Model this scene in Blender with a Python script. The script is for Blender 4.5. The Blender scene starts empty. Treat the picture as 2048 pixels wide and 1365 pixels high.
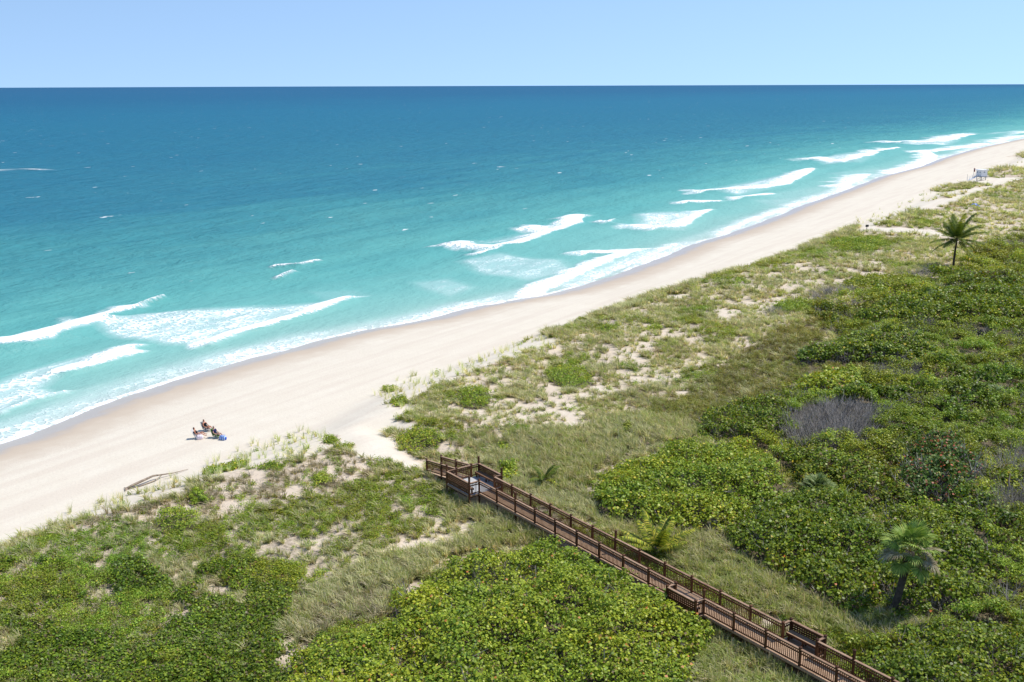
import bpy, bmesh, math, random
import numpy as np
from mathutils import Vector, Matrix

S = bpy.context.scene
COL = S.collection
rng = np.random.default_rng(7)
random.seed(7)

# ------------------------------------------------------------------ camera, sky, sun, exposure
F, HY, ROLL, CZ = 2092.0, 171.0, math.radians(0.2), 36.0      # focal length in photo pixels, horizon row, roll, eye height
PITCH = math.atan((682.5 - HY) / F)
SUN_AZ, SUN_EL = math.radians(72), math.radians(60)             # azimuth clockwise from +Y
cam_d = bpy.data.cameras.new("camera"); cam = bpy.data.objects.new("camera", cam_d); COL.objects.link(cam)
cam_d.sensor_width = 36; cam_d.lens = F / 2048 * 36; cam_d.clip_start = 0.5; cam_d.clip_end = 200000
cam.matrix_world = Matrix.Translation((0, 0, CZ)) @ Matrix.Rotation(math.pi / 2 - PITCH, 4, 'X') @ Matrix.Rotation(-ROLL, 4, 'Z')
S.camera = cam
W = bpy.data.worlds.new("World"); S.world = W; W.use_nodes = True
wn = W.node_tree.nodes; wl = W.node_tree.links
sky = wn.new("ShaderNodeTexSky"); sky.sky_type = 'NISHITA'; sky.sun_disc = False
sky.sun_elevation = SUN_EL; sky.sun_rotation = SUN_AZ
sky.altitude = 0; sky.air_density = 1.0; sky.dust_density = 0.0; sky.ozone_density = 1.9
_tc = wn.new("ShaderNodeTexCoord"); _mp = wn.new("ShaderNodeMapping"); _mp.inputs['Scale'].default_value = (1, 1, .75); _mp.inputs['Location'].default_value = (0, 0, .20)
wl.new(_tc.outputs['Generated'], _mp.inputs[0]); wl.new(_mp.outputs[0], sky.inputs[0])   # clear tropical air: no yellow band at the horizon
wl.new(sky.outputs[0], wn["Background"].inputs[0]); wn["Background"].inputs[1].default_value = 0.133
sl = bpy.data.lights.new("sun", 'SUN'); sl.energy = 3.5; sl.angle = math.radians(0.53); sl.color = (1.0, 0.95, 0.87)
sun = bpy.data.objects.new("sun", sl); COL.objects.link(sun)
SUN_DIR = Vector((math.sin(SUN_AZ) * math.cos(SUN_EL), math.cos(SUN_AZ) * math.cos(SUN_EL), math.sin(SUN_EL)))
sun.rotation_euler = SUN_DIR.to_track_quat('Z', 'Y').to_euler()
S.view_settings.view_transform = 'Standard'; S.view_settings.look = 'None'
S.view_settings.exposure = 0.50; S.view_settings.gamma = 1.0

# ------------------------------------------------------------------ survey: photo pixel <-> world
_cr, _sr, _cp, _sp = math.cos(ROLL), math.sin(ROLL), math.cos(PITCH), math.sin(PITCH)
def at(px, py, z):
    x, y = (px - 1024) / F, -(py - 682.5) / F
    x, y = _cr * x + _sr * y, -_sr * x + _cr * y
    d = np.array([x, _cp + _sp * y, -_sp + _cp * y])
    return np.array([0, 0, CZ]) + d * ((z - CZ) / d[2])
def proj(x, y, z):
    dz = z - CZ
    fw = np.maximum(y * _cp - dz * _sp, 0.1); up = y * _sp + dz * _cp
    a, b = x / fw, up / fw
    a, b = _cr * a - _sr * b, _sr * a + _cr * b
    return 1024 + a * F, 682.5 - b * F

def vnoise(x, y, seed=0):
    xi, yi = np.floor(x).astype(np.int64), np.floor(y).astype(np.int64)
    fx, fy = x - xi, y - yi
    fx, fy = fx * fx * (3 - 2 * fx), fy * fy * (3 - 2 * fy)
    def h(a, b):
        n = (a * 374761393 + b * 668265263 + seed * 974634777) & 0x7fffffff
        n = ((n ^ (n >> 13)) * 1274126177) & 0x7fffffff
        return ((n ^ (n >> 16)) & 0xffff) / 65535.0
    return (h(xi, yi) * (1 - fx) + h(xi + 1, yi) * fx) * (1 - fy) + (h(xi, yi + 1) * (1 - fx) + h(xi + 1, yi + 1) * fx) * fy
def fbm(x, y, scale, seed=0, octs=4):
    x = np.asarray(x, float) / scale; y = np.asarray(y, float) / scale
    t, a, n = 0, 0.5, 0
    for k in range(octs):
        t = t + a * vnoise(x, y, seed + k * 17); n += a; x = x * 2.03 + 5.1; y = y * 2.03 + 1.7; a *= 0.5
    return t / n                                               # 0..1, mean 0.5
def sstep(a, b, x):
    t = np.clip((np.asarray(x, float) - a) / (b - a), 0, 1); return t * t * (3 - 2 * t)
def inpoly(px, py, poly):
    r = np.zeros(np.shape(px), bool); n = len(poly)
    for i in range(n):
        (x1, y1), (x2, y2) = poly[i], poly[(i + 1) % n]
        if y1 == y2: continue
        c = (y1 > py) != (y2 > py)
        r ^= c & (px < (x2 - x1) * (py - y1) / (y2 - y1) + x1)
    return r
def segdist(px, py, pts, closed=False):
    best = np.full(np.shape(px), 1e9); n = len(pts)
    for i in range(n if closed else n - 1):
        ax, ay = pts[i][:2]; bx, by = pts[(i + 1) % n][:2]
        dx, dy = bx - ax, by - ay; L = dx * dx + dy * dy + 1e-9
        t = np.clip(((px - ax) * dx + (py - ay) * dy) / L, 0, 1)
        best = np.minimum(best, np.hypot(px - ax - t * dx, py - ay - t * dy))
    return best

# shore frame: u along the shore (away from us), v inland
UA = math.radians(33.2); UX, UY = math.sin(UA), math.cos(UA)
def uv(x, y): return x * UX + y * UY, x * UY - y * UX
def xy(u, v): return u * UX + v * UY, u * UY - v * UX
FOAMLINE = [(-260, 968), (-120, 926), (0, 888), (60, 868), (130, 840), (200, 812), (280, 785), (360, 758), (430, 738), (500, 715), (570, 700), (640, 680), (720, 662), (800, 648), (880, 632), (960, 612), (1040, 598), (1080, 592), (1160, 572), (1230, 550), (1290, 527), (1330, 512), (1370, 494), (1450, 470), (1500, 452), (1560, 430), (1600, 412), (1650, 396), (1700, 377), (1760, 354), (1840, 334), (1880, 318), (1950, 298), (2048, 277), (2200, 250)]
TOE = [(-260, 1190), (0, 1090), (120, 1040), (260, 990), (400, 945), (520, 900), (640, 862), (740, 800), (860, 752), (960, 716), (1080, 670), (1200, 627), (1330, 580), (1480, 537), (1590, 502), (1700, 458), (1800, 422), (1880, 388), (1960, 356), (2048, 312), (2200, 262)]
def _curve(pts, z):
    P = np.array([uv(*at(a, b, z)[:2]) for a, b in pts]); o = np.argsort(P[:, 0]); return P[o]
_sh, _te = _curve(FOAMLINE, 0.05), _curve(TOE, 2.3)
def shore_v(u):
    u = np.asarray(u, float)
    return np.interp(u, _sh[:, 0], _sh[:, 1]) + 0.9 * (fbm(u, u * 0, 9, 3) - 0.5) + 0.5 * (fbm(u, u * 0, 3, 5) - 0.5)
def toe_d(u): return np.maximum(np.interp(u, _te[:, 0], _te[:, 1]) - np.interp(u, _sh[:, 0], _sh[:, 1]), 12)

ZD = 4.35                                                        # boardwalk deck level
# boardwalk posts seen in the photo (rail height), fitted with one straight line of equal bays
_L = [(991, 978, 1), (1069, 1019, 3), (1111, 1041, 4), (1154, 1063, 5), (1200, 1086, 6), (1249, 1114, 7), (1298, 1141, 8), (1351, 1168, 9), (1469, 1229, 11), (1534, 1261, 12), (1602, 1297, 13), (1673, 1333, 14)]
_R = [(1023, 972, 1), (1062, 990, 2), (1101, 1010, 3), (1144, 1031, 4), (1187, 1054, 5), (1282, 1101, 7), (1331, 1127, 8), (1385, 1154, 9), (1440, 1183, 10), (1501, 1214, 11), (1566, 1246, 12), (1782, 1358, 15)]
_A = np.array([[1, t, 0] for _, _, t in _L] + [[1, t, 1] for _, _, t in _R], float)
_B = np.array([at(a, b, ZD + 1.09)[:2] for a, b, _ in _L + _R])
BO, BB, BW = np.linalg.lstsq(_A, _B, rcond=None)[0]
BAY = float(np.linalg.norm(BB)); BD = BB / BAY; BP = np.array([-BD[1], BD[0]]); BWID = abs(float(BW @ BP))
if BW @ BP < 0: BP = -BP
def bw(s, q): return BO + BD * s + BP * q                       # metres along, metres across
def bw_local(x, y):
    dx, dy = x - BO[0], y - BO[1]; return dx * BD[0] + dy * BD[1], dx * BP[0] + dy * BP[1]

def ground(x, y):
    x = np.asarray(x, float); y = np.asarray(y, float)
    u, v = uv(x, y); d = v - shore_v(u); td = toe_d(u)
    z = np.where(d < 0, d * 0.07, 2.3 * (1 - np.exp(-np.maximum(d, 0) / 11.0)))
    z = np.maximum(z, -6)
    z = z + 0.10 * (fbm(x, y, 14, 21) - 0.5) * sstep(4, 12, d)
    e = d - td
    dune = 1.35 * sstep(-1.5, 6, e) - 0.25 * sstep(10, 26, e)
    z = z + dune + sstep(0, 8, e) * (0.9 * (fbm(x, y, 13, 31) - 0.5) + 0.35 * (fbm(x, y, 3.2, 37) - 0.5))
    # the beach access cut that runs down to the stairs
    c = at(770, 880, 2.5); q = at(850, 930, 2.9); g = segdist(x, y, [c[:2], q[:2]])
    z = z - 0.45 * (1 - sstep(0.8, 3.2, g)) * sstep(0, 4, e)
    # graded strip under the boardwalk
    s, q = bw_local(x, y); k = (1 - sstep(2.0, 6.0, np.abs(q - .75))) * sstep(-10.5, -7.5, s)
    z = z * (1 - k) + k * (3.38 + .22 * sstep(-3, -7.5, s) * 1.0 + .25 * (fbm(x, y, 4, 33) - .5))
    return z
def gz(x, y): return float(ground(np.array([x]), np.array([y]))[0])
def on(px, py, lift=0.0, z0=3.2):                               # photo pixel -> ground point
    z = z0
    for _ in range(6):
        p = at(px, py, z + lift); z = gz(p[0], p[1])
    return Vector((p[0], p[1], z))

# ------------------------------------------------------------------ materials
def mat(name):
    m = bpy.data.materials.new(name); m.use_nodes = True
    nt = m.node_tree; return m, nt, nt.nodes["Principled BSDF"]
def N(nt, t, **k):
    n = nt.nodes.new("ShaderNode" + t)
    for a, b in k.items():
        if a in n.inputs.keys() if isinstance(a, str) else False: n.inputs[a].default_value = b
        else: setattr(n, a, b)
    return n
def noise_n(nt, scale, detail=4, rough=0.55, vec=None, dim='3D'):
    n = nt.nodes.new("ShaderNodeTexNoise"); n.inputs['Scale'].default_value = scale
    n.inputs['Detail'].default_value = detail; n.inputs['Roughness'].default_value = rough
    if vec is not None: nt.links.new(vec, n.inputs['Vector'])
    return n.outputs['Fac']
def ramp(nt, fac, stops):
    r = nt.nodes.new("ShaderNodeValToRGB"); e = r.color_ramp.elements
    while len(e) < len(stops): e.new(0.5)
    for el, (p, c) in zip(e, stops): el.position = p; el.color = (*c, 1)
    nt.links.new(fac, r.inputs[0]); return r.outputs[0]
def mth(nt, op, a, b=None, clamp=False):
    n = nt.nodes.new("ShaderNodeMath"); n.operation = op; n.use_clamp = clamp
    for i, v in enumerate((a, b)):
        if v is None: continue
        if isinstance(v, (int, float)): n.inputs[i].default_value = v
        else: nt.links.new(v, n.inputs[i])
    return n.outputs[0]
def mrange(nt, v, a, b, c=0.0, d=1.0):
    n = nt.nodes.new("ShaderNodeMapRange"); nt.links.new(v, n.inputs[0])
    for i, q in enumerate((a, b, c, d)): n.inputs[i + 1].default_value = q
    n.interpolation_type = 'SMOOTHSTEP'; return n.outputs[0]
def mix(nt, f, a, b, mode='MIX'):
    n = nt.nodes.new("ShaderNodeMix"); n.data_type = 'RGBA'; n.blend_type = mode
    for s, v in ((n.inputs[0], f), (n.inputs[6], a), (n.inputs[7], b)):
        if isinstance(v, (int, float)): s.default_value = v
        elif isinstance(v, tuple): s.default_value = (*v, 1)
        else: nt.links.new(v, s)
    return n.outputs[2]
def attr(nt, name, kind='GEOMETRY'):
    n = nt.nodes.new("ShaderNodeAttribute"); n.attribute_name = name; n.attribute_type = kind; return n
def pos(nt): return nt.nodes.new("ShaderNodeNewGeometry").outputs['Position']
def bump(nt, b, h, strength=0.5, dist=0.1):
    n = nt.nodes.new("ShaderNodeBump"); n.inputs['Strength'].default_value = strength; n.inputs['Distance'].default_value = dist
    nt.links.new(h, n.inputs['Height']); nt.links.new(n.outputs[0], b.inputs['Normal'])

def leaf_mat(name, trans=0.29, rough=0.45, spec=0.27, inst=True):
    m, nt, b = mat(name)
    c = attr(nt, "Col").outputs['Color']
    if inst: c = mix(nt, 1.0, c, attr(nt, "tint", 'INSTANCER').outputs['Color'], 'MULTIPLY')
    nt.links.new(c, b.inputs['Base Color']); b.inputs['Roughness'].default_value = rough
    b.inputs['Specular IOR Level'].default_value = spec
    t = nt.nodes.new("ShaderNodeBsdfTranslucent"); nt.links.new(mix(nt, 1.0, c, (1.15, 1.15, 0.7), 'MULTIPLY'), t.inputs[0])
    ms = nt.nodes.new("ShaderNodeMixShader"); ms.inputs[0].default_value = trans
    nt.links.new(b.outputs[0], ms.inputs[1]); nt.links.new(t.outputs[0], ms.inputs[2])
    nt.links.new(ms.outputs[0], nt.nodes["Material Output"].inputs[0])
    return m
M_LEAF_I = leaf_mat("scrub_leaf"); M_GRASS_I = leaf_mat("grass_blade", 0.42, 0.6, 0.15)
M_LEAF = leaf_mat("shrub_leaf", inst=False); M_FROND = leaf_mat("palm_leaflet", 0.25, 0.55, 0.15, inst=False)
def plain(name, c, rough=0.6, spec=0.3, var=0.15, scale=8.0):
    m, nt, b = mat(name)
    f = noise_n(nt, scale, 4, 0.6, pos(nt))
    nt.links.new(ramp(nt, f, [(0.3, tuple(x * (1 - var) for x in c)), (0.7, tuple(min(1, x * (1 + var)) for x in c))]), b.inputs['Base Color'])
    b.inputs['Roughness'].default_value = rough; b.inputs['Specular IOR Level'].default_value = spec
    return m
def wood(name, c1, c2, rough=0.6):
    m, nt, b = mat(name)
    oi = nt.nodes.new("ShaderNodeObjectInfo")
    f = noise_n(nt, 2.2, 5, 0.65, pos(nt)); g = noise_n(nt, 22, 3, 0.6, pos(nt))
    f = mth(nt, 'ADD', mth(nt, 'MULTIPLY', f, 0.6), mth(nt, 'MULTIPLY', g, 0.4))
    f = mth(nt, 'ADD', f, mth(nt, 'MULTIPLY', mth(nt, 'SUBTRACT', oi.outputs['Random'], 0.5), 0.25))
    nt.links.new(ramp(nt, f, [(0.3, c1), (0.7, c2)]), b.inputs['Base Color'])
    b.inputs['Roughness'].default_value = rough; b.inputs['Specular IOR Level'].default_value = 0.3
    bump(nt, b, g, 0.3, 0.01); return m
M_WOOD = wood("stained_wood", (0.046, 0.016, 0.006), (0.135, 0.052, 0.020))
M_RAIL = wood("worn_cap_wood", (0.18, 0.095, 0.05), (0.40, 0.26, 0.165))
M_DECK = wood("deck_plank_wood", (0.30, 0.18, 0.105), (0.58, 0.41, 0.27))
M_GREYDECK = wood("weathered_deck_wood", (0.42, 0.42, 0.42), (0.62, 0.62, 0.61))
M_BARK = plain("palm_bark", (0.075, 0.058, 0.045), 0.85, 0.1, 0.4, 5)
M_TWIG = plain("dead_twig", (0.30, 0.275, 0.25), 0.8, 0.1, 0.75, 2.2)
M_STEM = plain("shrub_stem", (0.16, 0.125, 0.095), 0.8, 0.1, 0.3, 6)
M_DRIFT = plain("driftwood", (0.30, 0.235, 0.18), 0.85, 0.1, 0.35, 4)

# ------------------------------------------------------------------ mesh helpers
def tag(o, label=None, cat=None, group=None, kind=None):
    if label: o["label"] = label
    if cat: o["category"] = cat
    if group: o["group"] = group
    if kind: o["kind"] = kind
    return o
def link(name, me, parent=None, m=None, loc=None):
    o = bpy.data.objects.new(name, me); COL.objects.link(o)
    if m is not None and me is not None and not me.materials: me.materials.append(m)
    if parent is not None: o.parent = parent
    if loc is not None: o.location = loc
    return o
def empty(name, loc=(0, 0, 0), rz=0.0):
    o = bpy.data.objects.new(name, None); COL.objects.link(o); o.location = loc; o.rotation_euler = (0, 0, rz); o.empty_display_size = 0.3; return o
def np_mesh(name, V, k, cols=None, m=None, faces=None, smooth=False):
    """V (n,3); faces (f,k) or consecutive runs of k vertices"""
    V = np.asarray(V, np.float32).reshape(-1, 3)
    if faces is None: faces = np.arange(len(V)).reshape(-1, k)
    faces = np.asarray(faces, np.int32); nf = len(faces)
    me = bpy.data.meshes.new(name)
    me.vertices.add(len(V)); me.vertices.foreach_set("co", V.ravel())
    me.loops.add(nf * k); me.loops.foreach_set("vertex_index", faces.ravel())
    me.polygons.add(nf); me.polygons.foreach_set("loop_start", np.arange(nf, dtype=np.int32) * k)
    me.update(calc_edges=True)
    if smooth: me.polygons.foreach_set("use_smooth", np.ones(nf, bool))
    if cols is not None:
        a = me.attributes.new("Col", 'FLOAT_COLOR', 'POINT')
        c = np.ones((len(V), 4), np.float32); c[:, :3] = cols; a.data.foreach_set("color", c.ravel())
    if m is not None: me.materials.append(m)
    return me
class MB:
    """collects boxes, bars and tubes into one mesh"""
    def __init__(s): s.bm = bmesh.new()
    def box(s, c, size, rz=0.0, M=None):
        T = Matrix.Translation(c) @ Matrix.Rotation(rz, 4, 'Z') @ Matrix.Diagonal((*size, 1))
        bmesh.ops.create_cube(s.bm, size=1, matrix=(M @ T) if M else T); return s
    def bar(s, a, b, w, h):
        a, b = Vector(a), Vector(b); d = b - a; L = d.length; x = d.normalized()
        y = Vector((0, 0, 1)).cross(x)
        y = Vector((0, 1, 0)) if y.length < 1e-4 else y.normalized(); z = x.cross(y)
        R = Matrix((x, y, z)).transposed().to_4x4()
        bmesh.ops.create_cube(s.bm, size=1, matrix=Matrix.Translation((a + b) / 2) @ R @ Matrix.Diagonal((L, w, h, 1))); return s
    def tube(s, pts, rads, seg=8, cap=True):
        pts = [Vector(p) for p in pts]; rings = []
        for i, p in enumerate(pts):
            t = (pts[min(i + 1, len(pts) - 1)] - pts[max(i - 1, 0)]).normalized()
            a = t.cross(Vector((0.13, 0.31, 0.94)));
            if a.length < 1e-3: a = t.cross(Vector((1, 0, 0)))
            a.normalize(); b = t.cross(a)
            r = rads[i] if isinstance(rads, (list, tuple)) else rads
            rings.append([s.bm.verts.new(p + a * r * math.cos(k * 2 * math.pi / seg) + b * r * math.sin(k * 2 * math.pi / seg)) for k in range(seg)])
        for r0, r1 in zip(rings, rings[1:]):
            for k in range(seg): s.bm.faces.new((r0[k], r0[(k + 1) % seg], r1[(k + 1) % seg], r1[k]))
        if cap:
            s.bm.faces.new(rings[0][::-1]); s.bm.faces.new(rings[-1])
        return s
    def mesh(s, name, m=None, smooth=False, bevel=0.0):
        if bevel: bmesh.ops.bevel(s.bm, geom=list(s.bm.edges), offset=bevel, segments=1, affect='EDGES')
        bmesh.ops.recalc_face_normals(s.bm, faces=s.bm.faces)
        me = bpy.data.meshes.new(name); s.bm.to_mesh(me); s.bm.free()
        if smooth:
            for p in me.polygons: p.use_smooth = True
        if m: me.materials.append(m)
        return me
    def build(s, name, m, parent=None, **k):
        return link(name, s.mesh(name, m, **k), parent)

def frames(nr):
    """two tangents for each normal"""
    a = np.where(np.abs(nr[:, 2:3]) < 0.9, np.array([[0, 0, 1.0]]), np.array([[1.0, 0, 0]]))
    t = np.cross(nr, a); t /= np.linalg.norm(t, axis=1, keepdims=True) + 1e-9
    return t, np.cross(nr, t)
def leaves(C, nr, size, asp, k, r):
    """flat k-sided leaves at C facing nr"""
    n = len(C); t, b = frames(nr); a = r.uniform(0, 2 * math.pi, n)[:, None]
    t, b = np.cos(a) * t + np.sin(a) * b, -np.sin(a) * t + np.cos(a) * b
    th = np.arange(k) * 2 * math.pi / k
    size = np.broadcast_to(size, (n,))[:, None, None]
    V = C[:, None, :] + size * 0.5 * (np.cos(th)[None, :, None] * t[:, None, :] + asp * np.sin(th)[None, :, None] * b[:, None, :])
    V = V - size * 0.10 * (np.abs(np.sin(th))[None, :, None] < 0.5) * nr[:, None, :]
    return V.reshape(-1, 3)
def pick(pal, n, r, jit=0.18):
    w = np.array([p[0] for p in pal], float); w /= w.sum()
    c = np.array([p[1] for p in pal])[r.choice(len(pal), n, p=w)]
    return np.clip(c * LEAF_GAIN * (1 + r.normal(0, jit, (n, 1))) , 0.003, 0.9)
LEAF_GAIN = 1.0
def unit(v): return v / (np.linalg.norm(v, axis=1, keepdims=True) + 1e-9)
P_GRAPE = [(5, (0.268, 0.342, 0.027)), (4, (0.369, 0.415, 0.034)), (3, (0.166, 0.248, 0.022)), (0.35, (0.566, 0.482, 0.061)), (0.03, (0.566, 0.219, 0.061)), (0.7, (0.219, 0.15, 0.05))]
P_GRAPE2 = [(5, (0.183, 0.255, 0.018)), (3, (0.287, 0.33, 0.023)), (4, (0.107, 0.158, 0.013)), (0.2, (0.575, 0.421, 0.046)), (0.02, (0.651, 0.196, 0.056)), (0.6, (0.153, 0.107, 0.041))]
P_SCRUB = [(4, (0.225, 0.278, 0.02)), (3, (0.323, 0.344, 0.022)), (3, (0.136, 0.184, 0.013)), (0.6, (0.492, 0.367, 0.039)), (0.4, (0.167, 0.116, 0.045))]
P_BRIGHT = [(4, (0.275, 0.379, 0.034)), (3, (0.394, 0.464, 0.046)), (2, (0.178, 0.254, 0.023)), (0.4, (0.668, 0.506, 0.08))]
P_OLIVE = [(4, (0.237, 0.253, 0.038)), (3, (0.31, 0.311, 0.051)), (2, (0.151, 0.173, 0.025)), (1, (0.377, 0.263, 0.076))]
P_YEL = [(4, (.32, .34, .03)), (3, (.24, .29, .03)), (1, (.14, .2, .02))]
P_STRAW = [(4, (0.668, 0.583, 0.358)), (4, (0.525, 0.501, 0.271)), (3, (0.799, 0.672, 0.469)), (2.2, (0.335, 0.352, 0.147)), (1, (0.501, 0.363, 0.271))]
P_GREEN = [(4, (0.422, 0.468, 0.18)), (3, (0.31, 0.388, 0.104)), (2, (0.572, 0.547, 0.278)), (1, (0.696, 0.593, 0.429))]
P_BROWN = [(4, (.40, .33, .22)), (3, (.30, .25, .165)), (2, (.52, .45, .30)), (1, (.27, .28, .11))]

def lump(n, leaf, asp, k, pal, r, flat=0.75, rag=0.3):
    """a clump of foliage of unit radius: leaf-sized faces through its outer half"""
    d = unit(r.normal(size=(n, 3))); d[:, 2] = np.where(d[:, 2] < -0.35, -d[:, 2], d[:, 2])
    rad = r.uniform(1 - rag * 1.6, 1 + rag * 0.5, n)[:, None]
    C = d * rad * np.array([1, 1, flat])
    nr = unit(d * 0.7 + np.array([0.12, 0.05, 0.45]) + r.normal(0, 0.45, (n, 3)))
    V = leaves(C, nr, leaf * r.uniform(0.7, 1.25, n), asp, k, r)
    return V, np.repeat(pick(pal, n, r), k, 0)
def tuft(n, L, w, pal, r, spread=0.55, lean=(-.25, -.05)):
    """grass tuft of curved blades, three quads each"""
    a = r.uniform(0, 2 * math.pi, n); o = r.uniform(0, 0.16, n) * L; sp = r.uniform(0.1, spread, n); ln = L * r.uniform(0.55, 1.15, n)
    base = np.stack([np.cos(a) * o, np.sin(a) * o, np.full(n, -0.03)], 1)
    dirh = np.stack([np.cos(a), np.sin(a), 0 * a], 1) + np.array([*lean, 0]) * 1.2 + r.normal(0, 0.25, (n, 3)) * np.array([1, 1, 0])
    side = unit(np.stack([-dirh[:, 1], dirh[:, 0], 0 * a], 1) + r.normal(0, 0.4, (n, 3)))
    ts = np.array([0, 0.4, 0.75, 1.0]); ws = np.array([1, 0.9, 0.6, 0.08]) * w
    P = base[:, None, :] + (ln[:, None] * ts)[:, :, None] * np.array([0, 0, 1.0]) * (1 - 0.35 * sp[:, None, None] * ts[None, :, None] ** 2) \
        + dirh[:, None, :] * (ln * sp)[:, None, None] * (ts ** 1.9)[None, :, None]
    Lf = P - side[:, None, :] * ws[None, :, None] * 0.5; Rt = P + side[:, None, :] * ws[None, :, None] * 0.5
    V = np.stack([Lf, Rt], 2).reshape(n, 8, 3)
    q = np.array([[0, 1, 3, 2], [2, 3, 5, 4], [4, 5, 7, 6]])
    fcs = (np.arange(n)[:, None, None] * 8 + q[None]).reshape(-1, 4)
    return V.reshape(-1, 3), np.repeat(pick(pal, n, r, 0.15), 8, 0), fcs
def twigs(n, r, L=1.0, w=0.03):
    """bare forked twigs as thin three-sided spikes; returns verts and tri faces"""
    V, Fc = [], []
    def stick(a, b, r0, r1):
        d = unit((b - a)[None])[0]; t, s = frames(d[None]); i = len(V)
        for c, rr in ((a, r0), (b, r1)):
            for q in range(3):
                an = q * 2.094; V.append(c + rr * (math.cos(an) * t[0] + math.sin(an) * s[0]))
        for q in range(3):
            q2 = (q + 1) % 3; Fc.append((i + q, i + q2, i + 3 + q2)); Fc.append((i + q, i + 3 + q2, i + 3 + q))
    for _ in range(n):
        a = np.array([*r.uniform(-.45, .45, 2) * L, 0]); d = unit((np.array([a[0] * 1.2, a[1] * 1.2, L]) + r.normal(0, .28, 3) * L)[None])[0]
        m = a + d * L * r.uniform(.45, .75); stick(a, m, w * .5, w * .33)
        for _ in range(r.integers(2, 5)):
            e = m + unit((d + r.normal(0, .45, 3))[None])[0] * L * r.uniform(.25, .55); stick(m - d * L * r.uniform(0, .25), e, w * .3, w * .1)
    return np.array(V), np.array(Fc)

def scatter(name, protos, P, rot, scl, idx, tint, label, cat):
    """one object that grows the given tufts on its points (uncountable ground cover)"""
    n = len(P); me = bpy.data.meshes.new(name); me.vertices.add(n); me.vertices.foreach_set("co", np.asarray(P, np.float32).ravel())
    def add(nm, ty, arr, fld):
        a = me.attributes.new(nm, ty, 'POINT'); a.data.foreach_set(fld, np.ascontiguousarray(arr).ravel())
    add("rot", 'FLOAT_VECTOR', np.asarray(rot, np.float32), "vector"); add("scl", 'FLOAT_VECTOR', np.asarray(scl, np.float32), "vector")
    add("idx", 'INT', np.asarray(idx, np.int32), "value")
    t = np.ones((n, 4), np.float32); t[:, :3] = tint; add("tint", 'FLOAT_COLOR', t, "color")
    o = link(name, me); tag(o, label, cat, None, 'stuff')
    ng = bpy.data.node_groups.new(name + "_grow", 'GeometryNodeTree')
    ng.interface.new_socket("Geometry", in_out='INPUT', socket_type='NodeSocketGeometry'); ng.interface.new_socket("Geometry", in_out='OUTPUT', socket_type='NodeSocketGeometry')
    nd, lk = ng.nodes, ng.links
    gi, go = nd.new("NodeGroupInput"), nd.new("NodeGroupOutput")
    join = nd.new("GeometryNodeJoinGeometry")
    for k in range(len(protos) - 1, -1, -1):                      # join keeps the reverse of link order
        src = bpy.data.objects.new(name + "_clump", protos[k])
        oi = nd.new("GeometryNodeObjectInfo"); oi.inputs[0].default_value = src; oi.inputs['As Instance'].default_value = False
        g2i = nd.new("GeometryNodeGeometryToInstance"); lk.new(oi.outputs['Geometry'], g2i.inputs[0]); lk.new(g2i.outputs[0], join.inputs[0])
    iop = nd.new("GeometryNodeInstanceOnPoints"); lk.new(gi.outputs[0], iop.inputs['Points']); lk.new(join.outputs[0], iop.inputs['Instance'])
    iop.inputs['Pick Instance'].default_value = True
    def na(nm, ty):
        q = nd.new("GeometryNodeInputNamedAttribute"); q.data_type = ty; q.inputs['Name'].default_value = nm; return q.outputs[0]
    lk.new(na("idx", 'INT'), iop.inputs['Instance Index'])
    e2r = nd.new("FunctionNodeEulerToRotation"); lk.new(na("rot", 'FLOAT_VECTOR'), e2r.inputs[0]); lk.new(e2r.outputs[0], iop.inputs['Rotation'])
    lk.new(na("scl", 'FLOAT_VECTOR'), iop.inputs['Scale']); lk.new(iop.outputs[0], go.inputs[0])
    o.modifiers.new("grow", 'NODES').node_group = ng
    return o

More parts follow.
